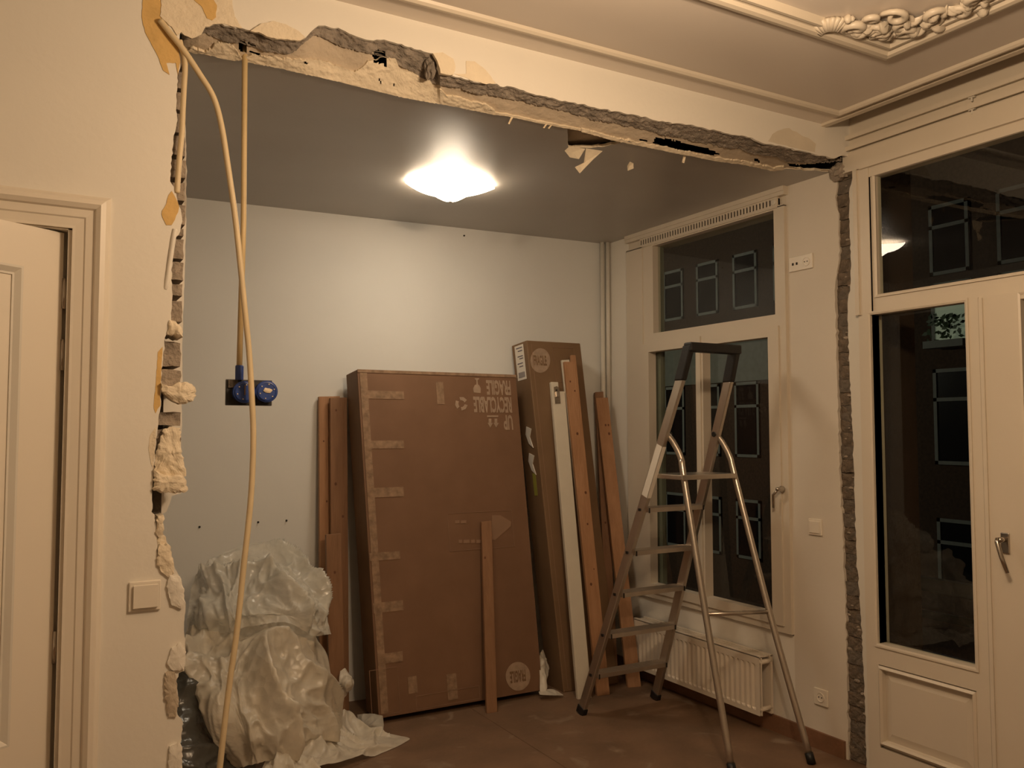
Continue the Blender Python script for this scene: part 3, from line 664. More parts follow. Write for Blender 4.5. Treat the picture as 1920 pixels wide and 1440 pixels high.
# ============================================================ LEFT DOOR
T = MB(); prof = [(.10, 0), (.10, -.012), (.094, -.018), (.086, -.030), (.072, -.034), (.060, -.026), (.056, -.018), (.034, -.016), (.030, -.012), (.008, -.010), (.0, -.010), (0, 0)]
sweep(T, [(.098, -.02), (.098, 2.187), (-.83, 2.187), (-.83, -.02)], [(-a, b) for a, b in prof], (0, YP, 0), (1, 0, 0), (0, 0, 1), (0, 1, 0), False)
struct('trim_4', T, M_door)
mb = MB(); mb.box((.088, YP, 0), (.1, 2.965, 2.195)); mb.box((-.80, YP, 2.183), (.1, 2.965, 2.195)); mb.box((-.8, YP, 0), (-.788, 2.965, 2.195)); mb.box((.074, 2.825, 0), (.089, 2.965, 2.185)); struct('trim_5', mb, M_door)
H0 = V((.078, 2.800, 0)); dv = V((-.161, -.103, 0)).normalized(); nv = V((dv.y, -dv.x, 0))   # leaf direction, outward normal towards the camera
if nv.y > 0: nv = -nv
d3 = bpy.data.objects.new('door_3', None); COL.objects.link(d3); d3.location = H0; d3['kind'] = 'structure'
def lf(u, z, n): return H0+dv*u+V((0, 0, z))+nv*n
st = .118; Wd = .80
mb = MB()
def lbox(u0, u1, z0, z1, n0=-.04, n1=0): mb.obox(lf(u0, z0, n0), dv*(u1-u0), V((0, 0, z1-z0)), nv*(n1-n0))
lbox(0, st, .01, 2.178); lbox(Wd-st, Wd, .01, 2.178); lbox(st, Wd-st, 2.06, 2.178); lbox(st, Wd-st, .01, .25); lbox(st, Wd-st, .62, .74)
lbox(st, Wd-st, .25, 2.06, -.035, -.014); mb.build('door_leaf', M_door, d3, kind='structure')
for (za, zb) in ((.74, 2.06), (.25, .62)):
    T = MB(); sweep(T, [(st, za), (Wd-st, za), (Wd-st, zb), (st, zb)], [(0, 0), (0, .014), (.006, .014), (.020, .004), (.026, .004), (.026, 0)], H0+nv*(-.014), dv, (0, 0, 1), nv, True); T.build('panel_moulding', M_trim2, d3, kind='structure')
for z0 in (2.0, 1.82, .98):
    hx = lf(-.004, z0, .002); MB().tube([hx+V((0, 0, -.045)), hx+V((0, 0, .045))], .0065, 10).build('hinge', M_steel, d3, smooth=True)
    
# ============================================================ BACK ROOM LAMP
lc = V((1.90, 4.0, ZC)); la = radians(29); n = 24; hs = .178
lamp = thing('ceiling_lamp', lc, 'glowing square frosted glass ceiling lamp in the back room', 'lamp')
vs = []; fs = []
for i in range(n+1):
    for j in range(n+1):
        u = -1+2*i/n; v = -1+2*j/n; q = 1-.10*(u*u*v*v); x = u*hs*(1-.06*v*v); y = v*hs*(1-.06*u*u)
        rr = min(1, sqrt(u*u+v*v)); zz = -.032-.070*(.5+.5*cos(pi*rr))+.014*(abs(u*v))**2
        vs.append((lc.x+cos(la)*x-sin(la)*y, lc.y+sin(la)*x+cos(la)*y, ZC+zz))
for i in range(n):
    for j in range(n):
        a = i*(n+1)+j; fs.append((a, a+1, a+n+2, a+n+1))
nv_ = len(vs); vs += [(a, b, c+.005) for a, b, c in vs]; fs += [tuple(k+nv_ for k in f)[::-1] for f in fs]
ring = [i*(n+1) for i in range(n+1)]+[n*(n+1)+j for j in range(1, n+1)]+[i*(n+1)+n for i in range(n-1, -1, -1)]+[j for j in range(n-1, 0, -1)]
for k in range(len(ring)): a, b = ring[k], ring[(k+1) % len(ring)]; fs.append((a, b, b+nv_, a+nv_))
MB().add(vs, fs).build('lamp_shade', emat('lamp_glow', (1, .835, .625), LAMP_E), lamp, smooth=True)
MB().lathe((lc.x, lc.y, ZC), (0, 0, -1), [(.06, 0), (.06, .035), (.05, .04)], 24).build('ceiling_mount', M_trim, lamp)
mb = MB(); mb.lathe((lc.x, lc.y, ZC-.101), (0, 0, -1), [(.009, 0), (.009, .004), (.004, .008)], 14); mb.build('finial', M_steel, lamp)
# chandelier in the front room, above the frame of the photograph
ch = thing('chandelier', (1.42, 1.26, ZF), 'small brass ceiling light with three bulbs under the stucco frame', 'lamp')
MB().lathe((1.42, 1.26, ZF), (0, 0, -1), [(.06, 0), (.06, .012), (.03, .03), (.012, .04), (.012, .18), (.025, .19), (.02, .22)], 24).build('ceiling_rose', M_steel, ch, smooth=True)
mbm = emat('bulb_glow', (1, .66, .36), 12)
for k in range(3):
    a = radians(90+k*120); c = V((1.42+cos(a)*.13, 1.26+sin(a)*.13, ZF-.22))
    MB().tube([(1.42, 1.26, ZF-.20), (1.42+cos(a)*.07, 1.26+sin(a)*.07, ZF-.225), c+V((0, 0, -.0))], .006, 8).build('lamp_arm', M_steel, ch, smooth=True)
    vs, fs = ico(c+V((0, 0, -.045)), .03, 3, (1, 1, 1.25)); b = MB().add(vs, fs).build('bulb', mbm, ch, smooth=True)
    plamp('bulb_light', c+V((0, 0, -.20)), BULB_W, (1, .715, .45), .035)

# ============================================================ PIPES
for (x, y, r, z0, z1, lb, nm) in ((3.437, 4.785, .015, 0, ZC, 'white painted heating pipe in the corner, left of the pair', 'a'), (3.475, 4.775, .015, 0, ZC, 'white painted heating pipe with a joint, right of the pair in the corner', 'b')):
    t = thing('heating_pipe', (x, y, 0), lb, 'pipe')
    if nm == 'b':
        MB().tube([(x, y, 1.60), (x, y, ZC)], r, 14).build('pipe_run', M_pipe, t, smooth=True); MB().tube([(x, y, 0), (x, y, 1.6)], r*.8, 14).build('pipe_run', M_pipe, t, smooth=True)
        MB().lathe((x, y, 1.585), (0, 0, 1), [(r*1.3, 0), (r*1.35, .01), (r*1.3, .03)], 16).build('pipe_joint', M_pipe, t, smooth=True)
    else: MB().tube([(x, y, 0), (x, y, ZC)], r, 14).build('pipe_run', M_pipe, t, smooth=True)

# ============================================================ RADIATOR
rx0, rx1, ry0, ry1, rz0, rz1 = 3.385, 3.485, 3.325, 4.40, .095, .40
rad = thing('radiator', (3.44, 3.86, .09), 'low cream panel radiator under the back room window', 'radiator')
nf = 27; vs = []; fs = []; prof_ = []
for i in range(nf*4+1):
    t = i/(nf*4); y = ry0+.02+(ry1-ry0-.04)*t; ph = i % 4; prof_.append((rx0+(.010 if ph in (2, 3) else 0), y))
prof_ = [(rx0, ry0)]+prof_+[(rx0, ry1)]
zl = [(rz0, 0), (rz0+.025, 0), (rz0+.035, 1), (rz1-.05, 1), (rz1-.04, 0), (rz1, 0)]
for (zz, k) in zl:
    for x, y in prof_: vs.append((x if k else rx0, y, zz))
m_ = len(prof_)
for r in range(len(zl)-1):
    for i in range(m_-1): fs.append((r*m_+i, r*m_+m_+i, r*m_+m_+i+1, r*m_+i+1))
MB().add(vs, fs).box((rx0+.0105, ry0, rz0), (rx0+.018, ry1, rz1)).build('front_panel', M_rad, rad)
MB().box((rx1-.018, ry0, rz0), (rx1-.003, ry1, rz1)).build('back_panel', M_rad, rad)
mb = MB()
for k in range(54): yy = ry0+.01+k*(ry1-ry0-.02)/54; mb.box((rx0+.02, yy, rz1-.006), (rx1-.02, yy+.012, rz1+.001))
mb.box((rx0, ry0, rz1-.004), (rx0+.022, ry1, rz1+.004)); mb.box((rx1-.022, ry0, rz1-.004), (rx1-.003, ry1, rz1+.004)); mb.build('top_grille', M_rad, rad)
mb = MB(); mb.tube([(rx0+.01, ry0+.012, rz1-.03), (rx1-.008, ry0+.012, rz1-.03)], .013, 12); mb.tube([(rx0+.01, ry0+.012, rz0+.03), (rx1-.008, ry0+.012, rz0+.03)], .013, 12); build_each(mb, 'connector', M_rad, rad, smooth=True)
mb = MB(); mb.box((rx1-.003, ry0+.15, rz0+.05), (XW, ry0+.18, rz1-.05)); mb.box((rx1-.003, ry1-.18, rz0+.05), (XW, ry1-.15, rz1-.05)); build_each(mb, 'bracket', M_rad, rad)

# ============================================================ SOCKETS, SWITCHES
def xplate(name, c, wy, hz_, label, cat, extra=None):
    t = thing(name, c, label, cat); x = XW
    MB().box((x-.010, c.y-wy/2, c.z-hz_/2), (x, c.y+wy/2, c.z+hz_/2)).build('cover_plate', M_plast, t, bevel=.003); return t
c = X_(1503, 493, XW); t = xplate('wall_socket', c, .155, .078, 'white double wall outlet high on the pier right of the window', 'socket')
y2 = c.y-.038
MB().lathe((XW-.010, y2, c.z), (-1, 0, 0), [(.024, 0), (.024, .004), (.020, .004), (.019, .001)], 24).build('socket_insert', M_plast, t)
mb = MB(); mb.lathe((XW-.0115, y2+.009, c.z), (-1, 0, 0), [(.003, 0), (.003, .002)], 8); mb.lathe((XW-.0115, y2-.009, c.z), (-1, 0, 0), [(.003, 0), (.003, .002)], 8)
for s_ in (-.014, .012): mb.box((XW-.0125, c.y+.038+s_-.006, c.z-.007), (XW-.0098, c.y+.038+s_+.004, c.z+.006))
build_each(mb, 'socket_hole', M_dark, t)
c = X_(1530, 988, XW); t = xplate('light_switch', c, .082, .082, 'white rocker switch on the pier between window and doors', 'switch')
MB().box((XW-.016, c.y-.031, c.z-.031), (XW-.009, c.y+.031, c.z+.031)).build('rocker', M_plast, t, bevel=.003)
c = X_(1541, 1307, XW); t = xplate('wall_socket', c, .085, .082, 'white single wall socket low on the pier beside the ladder', 'socket')
MB().lathe((XW-.010, c.y, c.z), (-1, 0, 0), [(.024, 0), (.024, .004), (.020, .004), (.019, .001)], 24).build('socket_insert', M_plast, t)
mb = MB()
for s_ in (-.009, .009): mb.lathe((XW-.0115, c.y+s_, c.z), (-1, 0, 0), [(.003, 0), (.003, .002)], 8)
build_each(mb, 'socket_hole', M_dark, t)
a = Y_(241, 1089, YP); b = Y_(301, 1144, YP); cx, cz = (a.x+b.x)/2, (a.z+b.z)/2
t = thing('light_switch', (cx, YP, cz), 'square white light switch on the wall right of the panelled door', 'switch')
MB().box((cx-.044, YP-.009, cz-.044), (cx+.044, YP, cz+.044)).build('cover_plate', M_plast, t, bevel=.003)
MB().obox((cx-.033, YP-.012, cz-.034), (.069, 0, 0), (0, 0, .068), (0, -.006, 0)).build('rocker', M_plast, t, bevel=.002)
# screws / wall plugs left in the back wall
for i, (px, py, lb) in enumerate(((374, 988, 'leftmost of three screws low in the back wall'), (484, 979, 'middle one of three screws low in the back wall'), (537, 976, 'rightmost of three screws low in the back wall'), (870, 442, 'small hook high on the back wall under the ceiling'), (1139+65, 618, 'small dark screw hole plug left of the back window'))):
    if i == 4: p = X_(px, py, XW); ax = V((-1, 0, 0)); p = V((XW, 4.42, p.z))
    else:
        p = hitp(px, py, V((.74, yback(.74), 0)), V((.0634, 1, 0)).normalized()); ax = V((0, -1, 0))
    MB().lathe(p, ax, [(.006, -.001), (.006, .003), (.003, .004), (.003, .012)], 8).build('wall_screw', M_dark, label=lb, cat='screw', group='screws left in the walls')

# ============================================================ CONDUITS
def catmull(P, n=8):
    P = [V(p) for p in P]; Q = [P[0]*2-P[1]]+P+[P[-1]*2-P[-2]]; out = []
    for i in range(1, len(Q)-2):
        for k in range(n):
            t = k/n; a, b, c, d = Q[i-1], Q[i], Q[i+1], Q[i+2]
            out.append(.5*((2*b)+(c-a)*t+(2*a-5*b+4*c-d)*t*t+(3*b-a-3*c+d)*t**3))
    out.append(P[-1]); return out
cA = [(300,38,2.760),(322,66,2.757),(345,95,2.757),(375,140,2.765),(400,182,2.77),(415,235,2.775),(427,310,2.78),(440,400,2.785),(450,490,2.79),(459,580,2.80),(467,660,2.81),(472,740,2.81),(475,820,2.81),(472,910,2.81),(465,990,2.81),(457,1060,2.81),(450,1130,2.81),(442,1200,2.81),(432,1270,2.81),(422,1350,2.81),(412,1440,2.81)]
pts = catmull([Y_(x, y, d) for x, y, d in cA]); last = pts[-1]; q = last.copy()
pts += catmull([last, last+V((-.03, 0, -.25)), last+V((-.04, -.02, -.48)), V((last.x-.02, last.y-.16, .012)), V((last.x-.1, last.y-.45, .012))])[1:]
MB().tube(pts, .0095, 12).build('conduit', M_cond, smooth=True, label='long loose cream conduit hanging in a curve from the top left corner', cat='conduit')
cB = [(337,76,2.765),(341,92,2.765),(346,108,2.765),(347,130,2.765),(345,165,2.765),(343,205,2.765),(341,250,2.766),(337,290,2.768),(334,330,2.77),(332,362,2.773)]
MB().tube(catmull([Y_(x, y, d) for x, y, d in cB]), .0085, 12).build('conduit', M_cond, smooth=True, label='short cream conduit running down the broken edge of the wall', cat='conduit')
cB = [(328,430,2.77),(325,450,2.768),(319,490,2.768),(313,530,2.770),(310,542,2.775)]
MB().tube(catmull([Y_(x, y, d) for x, y, d in cB]), .007, 12).build('conduit', M_wall, smooth=True, label='plastered over conduit end beside the exposed bricks', cat='conduit')
tp = V((.601, 2.875, 2.97)); bt = V((.600, 2.875, 1.80))
MB().tube([tp, (.6035, 2.875, 2.6), (.606, 2.875, 2.3), bt], .0095, 12).build('conduit', M_cond2, smooth=True, label='straight yellow conduit holding the blue junction boxes', cat='conduit')
# blue junction boxes hanging from it
jb = thing('junction_box', (.65, 2.875, 1.73), 'pair of round blue junction boxes hanging from the yellow conduit', 'junction box')
for (px, py, nm) in ((458, 735, 0), (500, 734, 1)):
    c = Y_(px, py, 2.855); c = V((c.x, 2.85, c.z))
    MB().lathe(c, (0, 1, 0), [(.033, 0), (.036, .002), (.036, .006), (.0335, .008), (.0335, .045)], 32).build('box_body', M_blue, jb)
    MB().lathe(c+V((0, -.0015, 0)), (0, -1, 0), [(.031, 0), (.031, .002), (.028, .003), (.027, .001)], 32).build('box_lid', M_blue, jb)
    mb = MB()
    for k in range(6):
        a = k*pi/3+.3; mb.lathe(c+V((cos(a)*.024, -.002, sin(a)*.024)), (0, -1, 0), [(.0022, 0), (.002, .003)], 8)
    build_each(mb, 'lid_screw', M_cream, jb)
    if nm:
        vs, fs = ico(c+V((.002, -.004, .002)), .012, 2, (1.2, .25, .7), .7, 3); MB().add(vs, fs).build('plaster_smear', M_cream, jb)
    else: MB().box(c+V((-.002, -.005, -.010)), c+V((.002, -.003, .022))).build('plaster_smear', M_card3, jb)
MB().lathe((.6005, 2.875, 1.775), (0, 0, 1), [(.0135, -.01), (.0135, .035), (.0115, .038)], 16).build('conduit_socket', M_blue, jb)
a = Y_(424, 711, 2.885); b = Y_(512, 761, 2.885); MB().box((a.x, 2.885, a.z), (b.x-.004, 2.897, b.z)).build('back_plate', M_black, jb, bevel=.002)
a = Y_(428, 712, 2.882); b = Y_(446, 727, 2.882); MB().box((a.x, 2.879, a.z), (b.x, 2.885, b.z)).build('plate_corner', M_grout, jb)

# ============================================================ BOXES
class Slab:
    "leaning slab: front bottom-left, front bottom-right, front top-left, depth away from the viewer"
    def __init__(s, bl, br, tl, dep):
        s.o = V(bl); s.U = (V(br)-s.o); s.w = s.U.length; s.U.normalize()
        h = V(tl)-s.o; s.h = h.length; s.W = h.normalized()
        s.W = (s.W - s.U*s.W.dot(s.U)).normalized() if dep > 0 and abs(s.W.dot(s.U)) < .02 else s.W
        s.N = s.U.cross(s.W).normalized()
        if s.N.y > 0: s.N = -s.N
        s.d = dep
    def p(s, u, v, n=0): return s.o+s.U*u+s.W*v+s.N*n
    def loc(s, px, py):
        q = hitp(px, py, s.o, s.N)-s.o; c = s.U.dot(s.W); a, b = q.dot(s.U), q.dot(s.W); k = 1-c*c
        return (a-c*b)/k, (b-c*a)/k
    def body(s, mb, u0=0, u1=None, v0=0, v1=None, n0=None, n1=0):
        u1 = s.w if u1 is None else u1; v1 = s.h if v1 is None else v1; n0 = -s.d if n0 is None else n0
        return mb.obox(s.p(u0, v0, n0), s.U*(u1-u0), s.W*(v1-v0), s.N*(n1-n0))
def text_mesh(txt):
    cu = bpy.data.curves.new('t', 'FONT'); cu.body = txt; cu.size = 1; cu.offset = .035; cu.resolution_u = 3; ob = bpy.data.objects.new('t', cu); COL.objects.link(ob)
    dg = bpy.context.evaluated_depsgraph_get(); me = bpy.data.meshes.new_from_object(ob.evaluated_get(dg)); bpy.data.objects.remove(ob)
    vs = [v.co.copy() for v in me.vertices]; fs = [tuple(p.vertices) for p in me.polygons]; bpy.data.meshes.remove(me)
    x0 = min(v.x for v in vs); x1 = max(v.x for v in vs); y0 = min(v.y for v in vs); y1 = max(v.y for v in vs)
    return [((v.x-x0)/(x1-x0), (v.y-y0)/(y1-y0)) for v in vs], fs
def print_text(s, txt, a, b, m, parent, flip=False, name='printed_text', n=.0012):
    (u0, v0), (u1, v1) = a, b; P, fs = text_mesh(txt); vs = []
    for x, y in P:
        if flip: x, y = 1-x, 1-y
        vs.append(s.p(u0+(u1-u0)*x, v0+(v1-v0)*y, n))
    return build_each(MB().add(vs, fs), 'printed_letter', m, parent)
def flatpoly(s, pts, m, parent, name, n=.001):
    P = [s.p(u, v, n-.0007) for u, v in pts]; return MB().prism(P, s.N*.0007).build(name, m, parent)
def rect_px(s, x0, y0, x1, y1):
    a = s.loc(x0, y1); b = s.loc(x1, y0); c = s.loc(x0, y0); d = s.loc(x1, y1)
    return (min(a[0], c[0]), (a[1]+d[1])/2), ((b[0]+d[0])/2, (b[1]+c[1])/2)
def cut_sheet(s, mb, u0, u1, v0, v1): pass

bl, br, tl = V((1.700, 4.462, .035)), V((2.738, 4.455, .035)), V((1.627, 4.655, 1.947))
B1 = Slab(bl, br, tl, .205)
t = thing('cardboard_box', (2.2, 4.5, 0), 'large flat brown cardboard box leaning upside down on the back wall', 'box')
mb = MB(); vs = []; fs = []; nu, nv2 = 16, 28
def wob(u, v): return .0014*noise.noise(V((u*3, v*3, 2)))+.0005*noise.noise(V((u*9, v*9, 5)))
for i in range(nu+1):
    for j in range(nv2+1):
        u = B1.w*i/nu; v = B1.h*j/nv2; e = 1 if 0 < i < nu and 0 < j < nv2 else 0
        vs.append(B1.p(u, v, wob(u, v)*e-.002*(1-e)))
for i in range(nu):
    for j in range(nv2): a = i*(nv2+1)+j; fs.append((a, a+nv2+1, a+nv2+2, a+1))
mb.add(vs, fs).build('front_face', M_card, t, smooth=True)
mb = MB(); B1.body(mb, 0, B1.w, 0, B1.h, -B1.d, -.006); mb.build('box_body', M_card2, t, bevel=.006)
for x0, y0, x1, y1 in ((688,826,757,841),(689,914,757,932),(688,733,757,748),(820,716,832,758),(693,1035,750,1050),(700,1128,756,1147),(720,1223,755,1242),(766,1268,782,1300),(840,1263,857,1312)):
    a, b = rect_px(B1, x0, y0, x1, y1); flatpoly(B1, [(a[0], a[1]), (b[0], a[1]), (b[0], b[1]), (a[0], b[1])], M_tape, t, 'tape_strip', .0022)
flatpoly(B1, [(.012, .02), (.055, .02), (.055, B1.h-.02), (.012, B1.h-.02)], M_tape, t, 'edge_tape', .0020)
flatpoly(B1, [(.0, B1.h-.018), (B1.w, B1.h-.018), (B1.w, B1.h-.0005), (.0, B1.h-.0005)], M_tape, t, 'edge_tape', .0020)
N_ = .0022
print_text(B1, 'FRAGILE', *rect_px(B1, 913, 713, 957, 741), M_print, t, True, n=N_)
print_text(B1, 'RECYCLABLE', *rect_px(B1, 889, 744, 959, 774), M_print, t, True, n=N_)
print_text(B1, 'UP', *rect_px(B1, 945, 778, 961, 806), M_print, t, True, n=N_)
def poly_px(s, pts, m, parent, name, n=N_): return flatpoly(s, [s.loc(x, y) for x, y in pts], m, parent, name, n)
for dx in (0, 11):
    poly_px(B1, [(916+dx,785),(921+dx,785),(921+dx,793),(924+dx,793),(919+dx,802),(914+dx,793),(916+dx,793)], M_print, t, 'printed_arrow')
poly_px(B1, [(913,779),(934,779),(934,782),(913,782)], M_print, t, 'printed_bar')
# upside-down glass symbol
poly_px(B1, [(888,736),(901,737),(901,728),(898,722),(896,721),(895,713),(898,711),(898,709),(890,709),(890,711),(893,713),(893,721),(890,722),(887,728)], M_print, t, 'printed_glass')
for k in range(3):
    mb_ = []; c0 = (865, 757)
    for a in (k*120+12, k*120+50, k*120+88): mb_.append((c0[0]+12.0*cos(radians(a)), c0[1]+13*sin(radians(a))))
    for a in (k*120+100, k*120+70, k*120+30, k*120+8): mb_.append((c0[0]+6.0*cos(radians(a)), c0[1]+6.5*sin(radians(a))))
    poly_px(B1, mb_, M_print, t, 'printed_recycle_arrow')
def outline_px(s, x0, y0, x1, y1, m, parent, wpx=.0022):
    a, b = rect_px(s, x0, y0, x1, y1); T = MB()
    for (p, q) in (((a[0], a[1]), (b[0], a[1]+wpx)), ((a[0], b[1]-wpx), (b[0], b[1])), ((a[0], a[1]), (a[0]+wpx, b[1])), ((b[0]-wpx, a[1]), (b[0], b[1]))):
        T.obox(s.p(p[0], p[1], .0012), s.U*(q[0]-p[0]), s.W*(q[1]-p[1]), s.N*.0010)
    return T.build('printed_outline', m, parent)
outline_px(B1, 843, 959, 962, 1029, M_line, t); outline_px(B1, 697, 1253, 748, 1340, M_line, t)
outline_px(B1, 780, 1295, 900, 1320, M_line, t)
for xa, xb in ((860, 866), (869, 880), (883, 890), (893, 903)): poly_px(B1, [(xa, 1012), (xb, 1011.5), (xb, 1018), (xa, 1018.5)], M_line, t, 'printed_bar')
poly_px(B1, [(922,966),(938,966),(958,978),(957,987),(928,1013),(922,1012)], M_line, t, 'printed_drawing')
for xa, xb in ((853, 861), (864, 874)): poly_px(B1, [(xa, 976), (xb, 975.5), (xb, 981), (xa, 981.5)], M_line, t, 'printed_bar')
def disc_px(s, cx, cy, rx, ry, m, m2, parent, flip, n):
    flatpoly(s, [s.loc(cx+rx*cos(a*pi/20), cy+ry*sin(a*pi/20)) for a in range(40)], m, parent, 'printed_disc', n)
    print_text(s, 'FRAGILE', *rect_px(s, cx-rx*.62, cy-ry*.42, cx+rx*.62, cy+ry*.42), m2, parent, flip, n=n+.0006)
disc_px(B1, 971, 1268, 23, 27, M_print, M_card2, t, True, .0022)

# tall narrow box
_b = Z_(1057, 1299, 0); B2 = Slab(_b, _b+V((.405, -.01, 0)), Y_(987, 638, 4.63), .20)
t = thing('cardboard_box', (3.05, 4.5, 0), 'tall narrow cardboard box with a white address label leaning in the corner', 'box')
mb = MB(); B2.body(mb); mb.build('box_body', M_card3, t, bevel=.006)
disc_px(B2, 1013, 676, 18.5, 23, M_print, M_card3, t, False, .001)
T = MB(); T.obox(B2.p(.03, .02, .0), B2.U*.003, B2.W*(B2.h-.04), B2.N*.0012); T.build('crease_line', M_line, t)
outline_px(B2, 1042, 652, 1079, 716, M_line, t)
L_ = -B2.U       # left side face
def side(v, n): return B2.p(0, v, 0)+L_*.0012-B2.N*n
h = B2.h
MB().prism([side(h-.015, .045), side(h-.015, .16), side(h-.24, .16), side(h-.24, .045)], L_*.001).build('address_label', M_sticker, t)
mb = MB()
for k, (vv, a, b) in enumerate(((.03, .06, .14), (.05, .06, .12), (.085, .06, .13), (.10, .06, .11), (.13, .07, .14), (.15, .07, .12))): mb.prism([side(h-vv, a)+L_*.002, side(h-vv, b)+L_*.002, side(h-vv-.006, b)+L_*.002, side(h-vv-.006, a)+L_*.002], L_*.0004)
for k in range(12): mb.prism([side(h-.19, .06+k*.007)+L_*.002, side(h-.19, .063+k*.007)+L_*.002, side(h-.225, .063+k*.007)+L_*.002, side(h-.225, .06+k*.007)+L_*.002], L_*.0004)
build_each(mb, 'printed_line', M_ink, t)
M_lab = mat('yellow_label', (.35, .33, .06), .5, bump=0); MB().prism([side(1.34, .06), side(1.34, .10), side(1.20, .10), side(1.20, .06)], L_*.001).build('yellow_label', M_lab, t)
for v0 in (1.62, 1.45):
    MB().prism([side(v0, .05), side(v0+.02, .11), side(v0-.03, .13), side(v0-.09, .10), side(v0-.12, .05), side(v0-.05, .08)], L_*.004).build('torn_label', M_sticker, t)

# ============================================================ PLANKS
random.seed(3)
def plank(bl, br, tl, dep, m, label, knots=0, notch=None, name='wooden_plank', cat='plank', group='planks leaning in the back room'):
    s = Slab(bl, br, tl, dep); c = s.o; t = thing(name, (c.x, c.y, 0), label, cat, group)
    mb = MB(); top = s.h
    if notch: P = [(0, 0), (s.w, 0), (s.w, top-notch[1]), (notch[0], top-notch[1]), (notch[0], top), (0, top)]
    else: P = [(0, 0), (s.w, 0), (s.w, top), (0, top-.004)]
    mb.prism([s.p(u, v, 0) for u, v in P], s.N*(-dep)); mb.build('board', m, t, bevel=.002)
    for k in range(knots):
        u = random.uniform(.2, .8)*s.w; v = random.uniform(.3, .96)*s.h; r = random.uniform(.003, .008)
        flatpoly(s, [(u+r*cos(a*pi/5), v+r*1.3*sin(a*pi/5)) for a in range(10)], M_knot, t, 'knot', .0008)
    return s, t
# left group
plank((1.475, 4.79, 0), (1.60, 4.785, 0), (1.445, 4.90, 1.80), .03, M_wood, 'tall pine plank standing at the far left behind the others', 3)
plank((1.525, 4.74, 0), (1.625, 4.735, 0), (1.53, 4.845, 1.792), .028, M_wood2, 'tall darker pine plank against the left side of the large box', 3)
s_, t_ = plank((1.49, 4.66, 0), (1.575, 4.65, 0), (1.475, 4.72, 1.015), .04, M_wood2, 'short pine plank in front of the tall pair left of the large box', 1)
# before the big box
b0 = Z_(913, 1338, 0); b1 = Z_(936, 1337, 0); tp0 = hitp(903, 977, B1.o+B1.N*.03, B1.N)
plank(b0, V((b1.x+.0, b0.y-.005, 0)), V((tp0.x, tp0.y, tp0.z)), .022, M_wood2, 'thin brown batten leaning on the front of the large box', 1)
# white plank
s_, t_ = plank((2.883, 4.289, 0), (2.972, 4.275, 0), Y_(1033, 716, 4.575), .028, M_whitep, 'white painted plank with a metal lock plate near its top', 0, (.05, .06))
a = s_.loc(1044, 742); flatpoly(s_, [(a[0]-.017, a[1]+.055), (a[0]+.005, a[1]+.062), (a[0]+.02, a[1]+.05), (a[0]+.02, a[1]-.05), (a[0]-.017, a[1]-.052)], M_steel, t_, 'lock_plate', .003)
mb = MB(); mb.obox(s_.p(a[0]-.010, a[1]-.01, .003), s_.U*.02, s_.W*.035, s_.N*.012); mb.build('lock_bolt', M_alu, t_, bevel=.002)
mb = MB(); mb.lathe(s_.p(a[0], a[1]+.035, .0025), s_.N, [(.006, 0), (.006, .002)], 12); mb.build('screw_hole', M_dark, t_)
# orange plank pair
plank((3.045, 4.318, 0), (3.098, 4.308, 0), Y_(1053, 674, 4.585), .02, M_whitep, 'pale board half hidden behind the tall orange pine plank', 0)
plank((3.02, 4.285, 0), (3.103, 4.27, 0), Y_(1058, 678, 4.553), .026, M_wood, 'tallest orange pine plank leaning on the tall narrow box', 7, (.052, -.045))
# right plank, its shaded left side put in as a dark slab
plank((3.245, 4.47, 0), (3.30, 4.45, 0), Y_(1108, 734, 4.765), .04, M_wood2, 'dark pine slab standing in for the shaded left side of the corner plank', 1)
plank((3.285, 4.33, 0), (3.368, 4.305, 0), Y_(1117, 745, 4.72), .028, M_wood, 'pine plank standing nearest the corner pipes', 4)

# ============================================================ STEPLADDER
L0 = V((2.755, 4.07, 0)); L1 = V((2.915, 3.31, 2.0)); R0 = V((3.285, 4.07, 0)); R1 = V((3.23, 3.31, 2.0))
ld = thing('stepladder', (3.02, 3.55, 0), 'folding aluminium stepladder with a black top handle standing open', 'ladder')
rd = (L1-L0).normalized(); nrm = V((1, 0, 0)).cross(rd).normalized()
if nrm.y > 0: nrm = -nrm           # towards the camera
def rail(P, Q, t0, t1, w_, d_, m, nm, bev=.004):
    a = P+(Q-P)*t0; b = P+(Q-P)*t1; ax = (b-a).normalized(); u = (V((1, 0, 0))-ax*ax.x).normalized(); v = ax.cross(u)
    mb = MB(); mb.obox(a-u*w_/2-v*d_/2, u*w_, v*d_, b-a); return mb.build(nm, m, ld, bevel=bev)
for P, Q in ((L0, L1), (R0, R1)):
    rail(P, Q, .018, .93, .024, .055, M_alu, 'rail'); rail(P, Q, 0, .022, .032, .064, M_black, 'rail_foot')
for k, zz in enumerate((.235, .47, .705, .94, 1.175)):
    t = zz/2; a = L0+(L1-L0)*t; b = R0+(R1-R0)*t; u = (b-a).normalized(); mb = MB()
    mb.obox(a+V((.010, -.045, -.012)), b-a-V((.020, 0, 0)), V((0, .085, 0)), V((0, 0, .024)))
    for j in range(6): mb.obox(a+V((.012, -.040+j*.014, .012)), b-a-V((.024, 0, 0)), V((0, .006, 0)), V((0, 0, .002)))
    st_ = mb.build('step', M_alu, ld, bevel=.002)
    mb = MB()
    for q, sg in ((a, 1), (b, -1)):
        mb.box((q.x+sg*.011, q.y-.05, q.z-.014), (q.x+sg*.017, q.y-.042, q.z+.012)); mb.box((q.x-sg*.018, q.y-.008, q.z-.006), (q.x-sg*.012, q.y+.008, q.z+.008))
    build_each(mb, 'step_cap', M_black, st_)
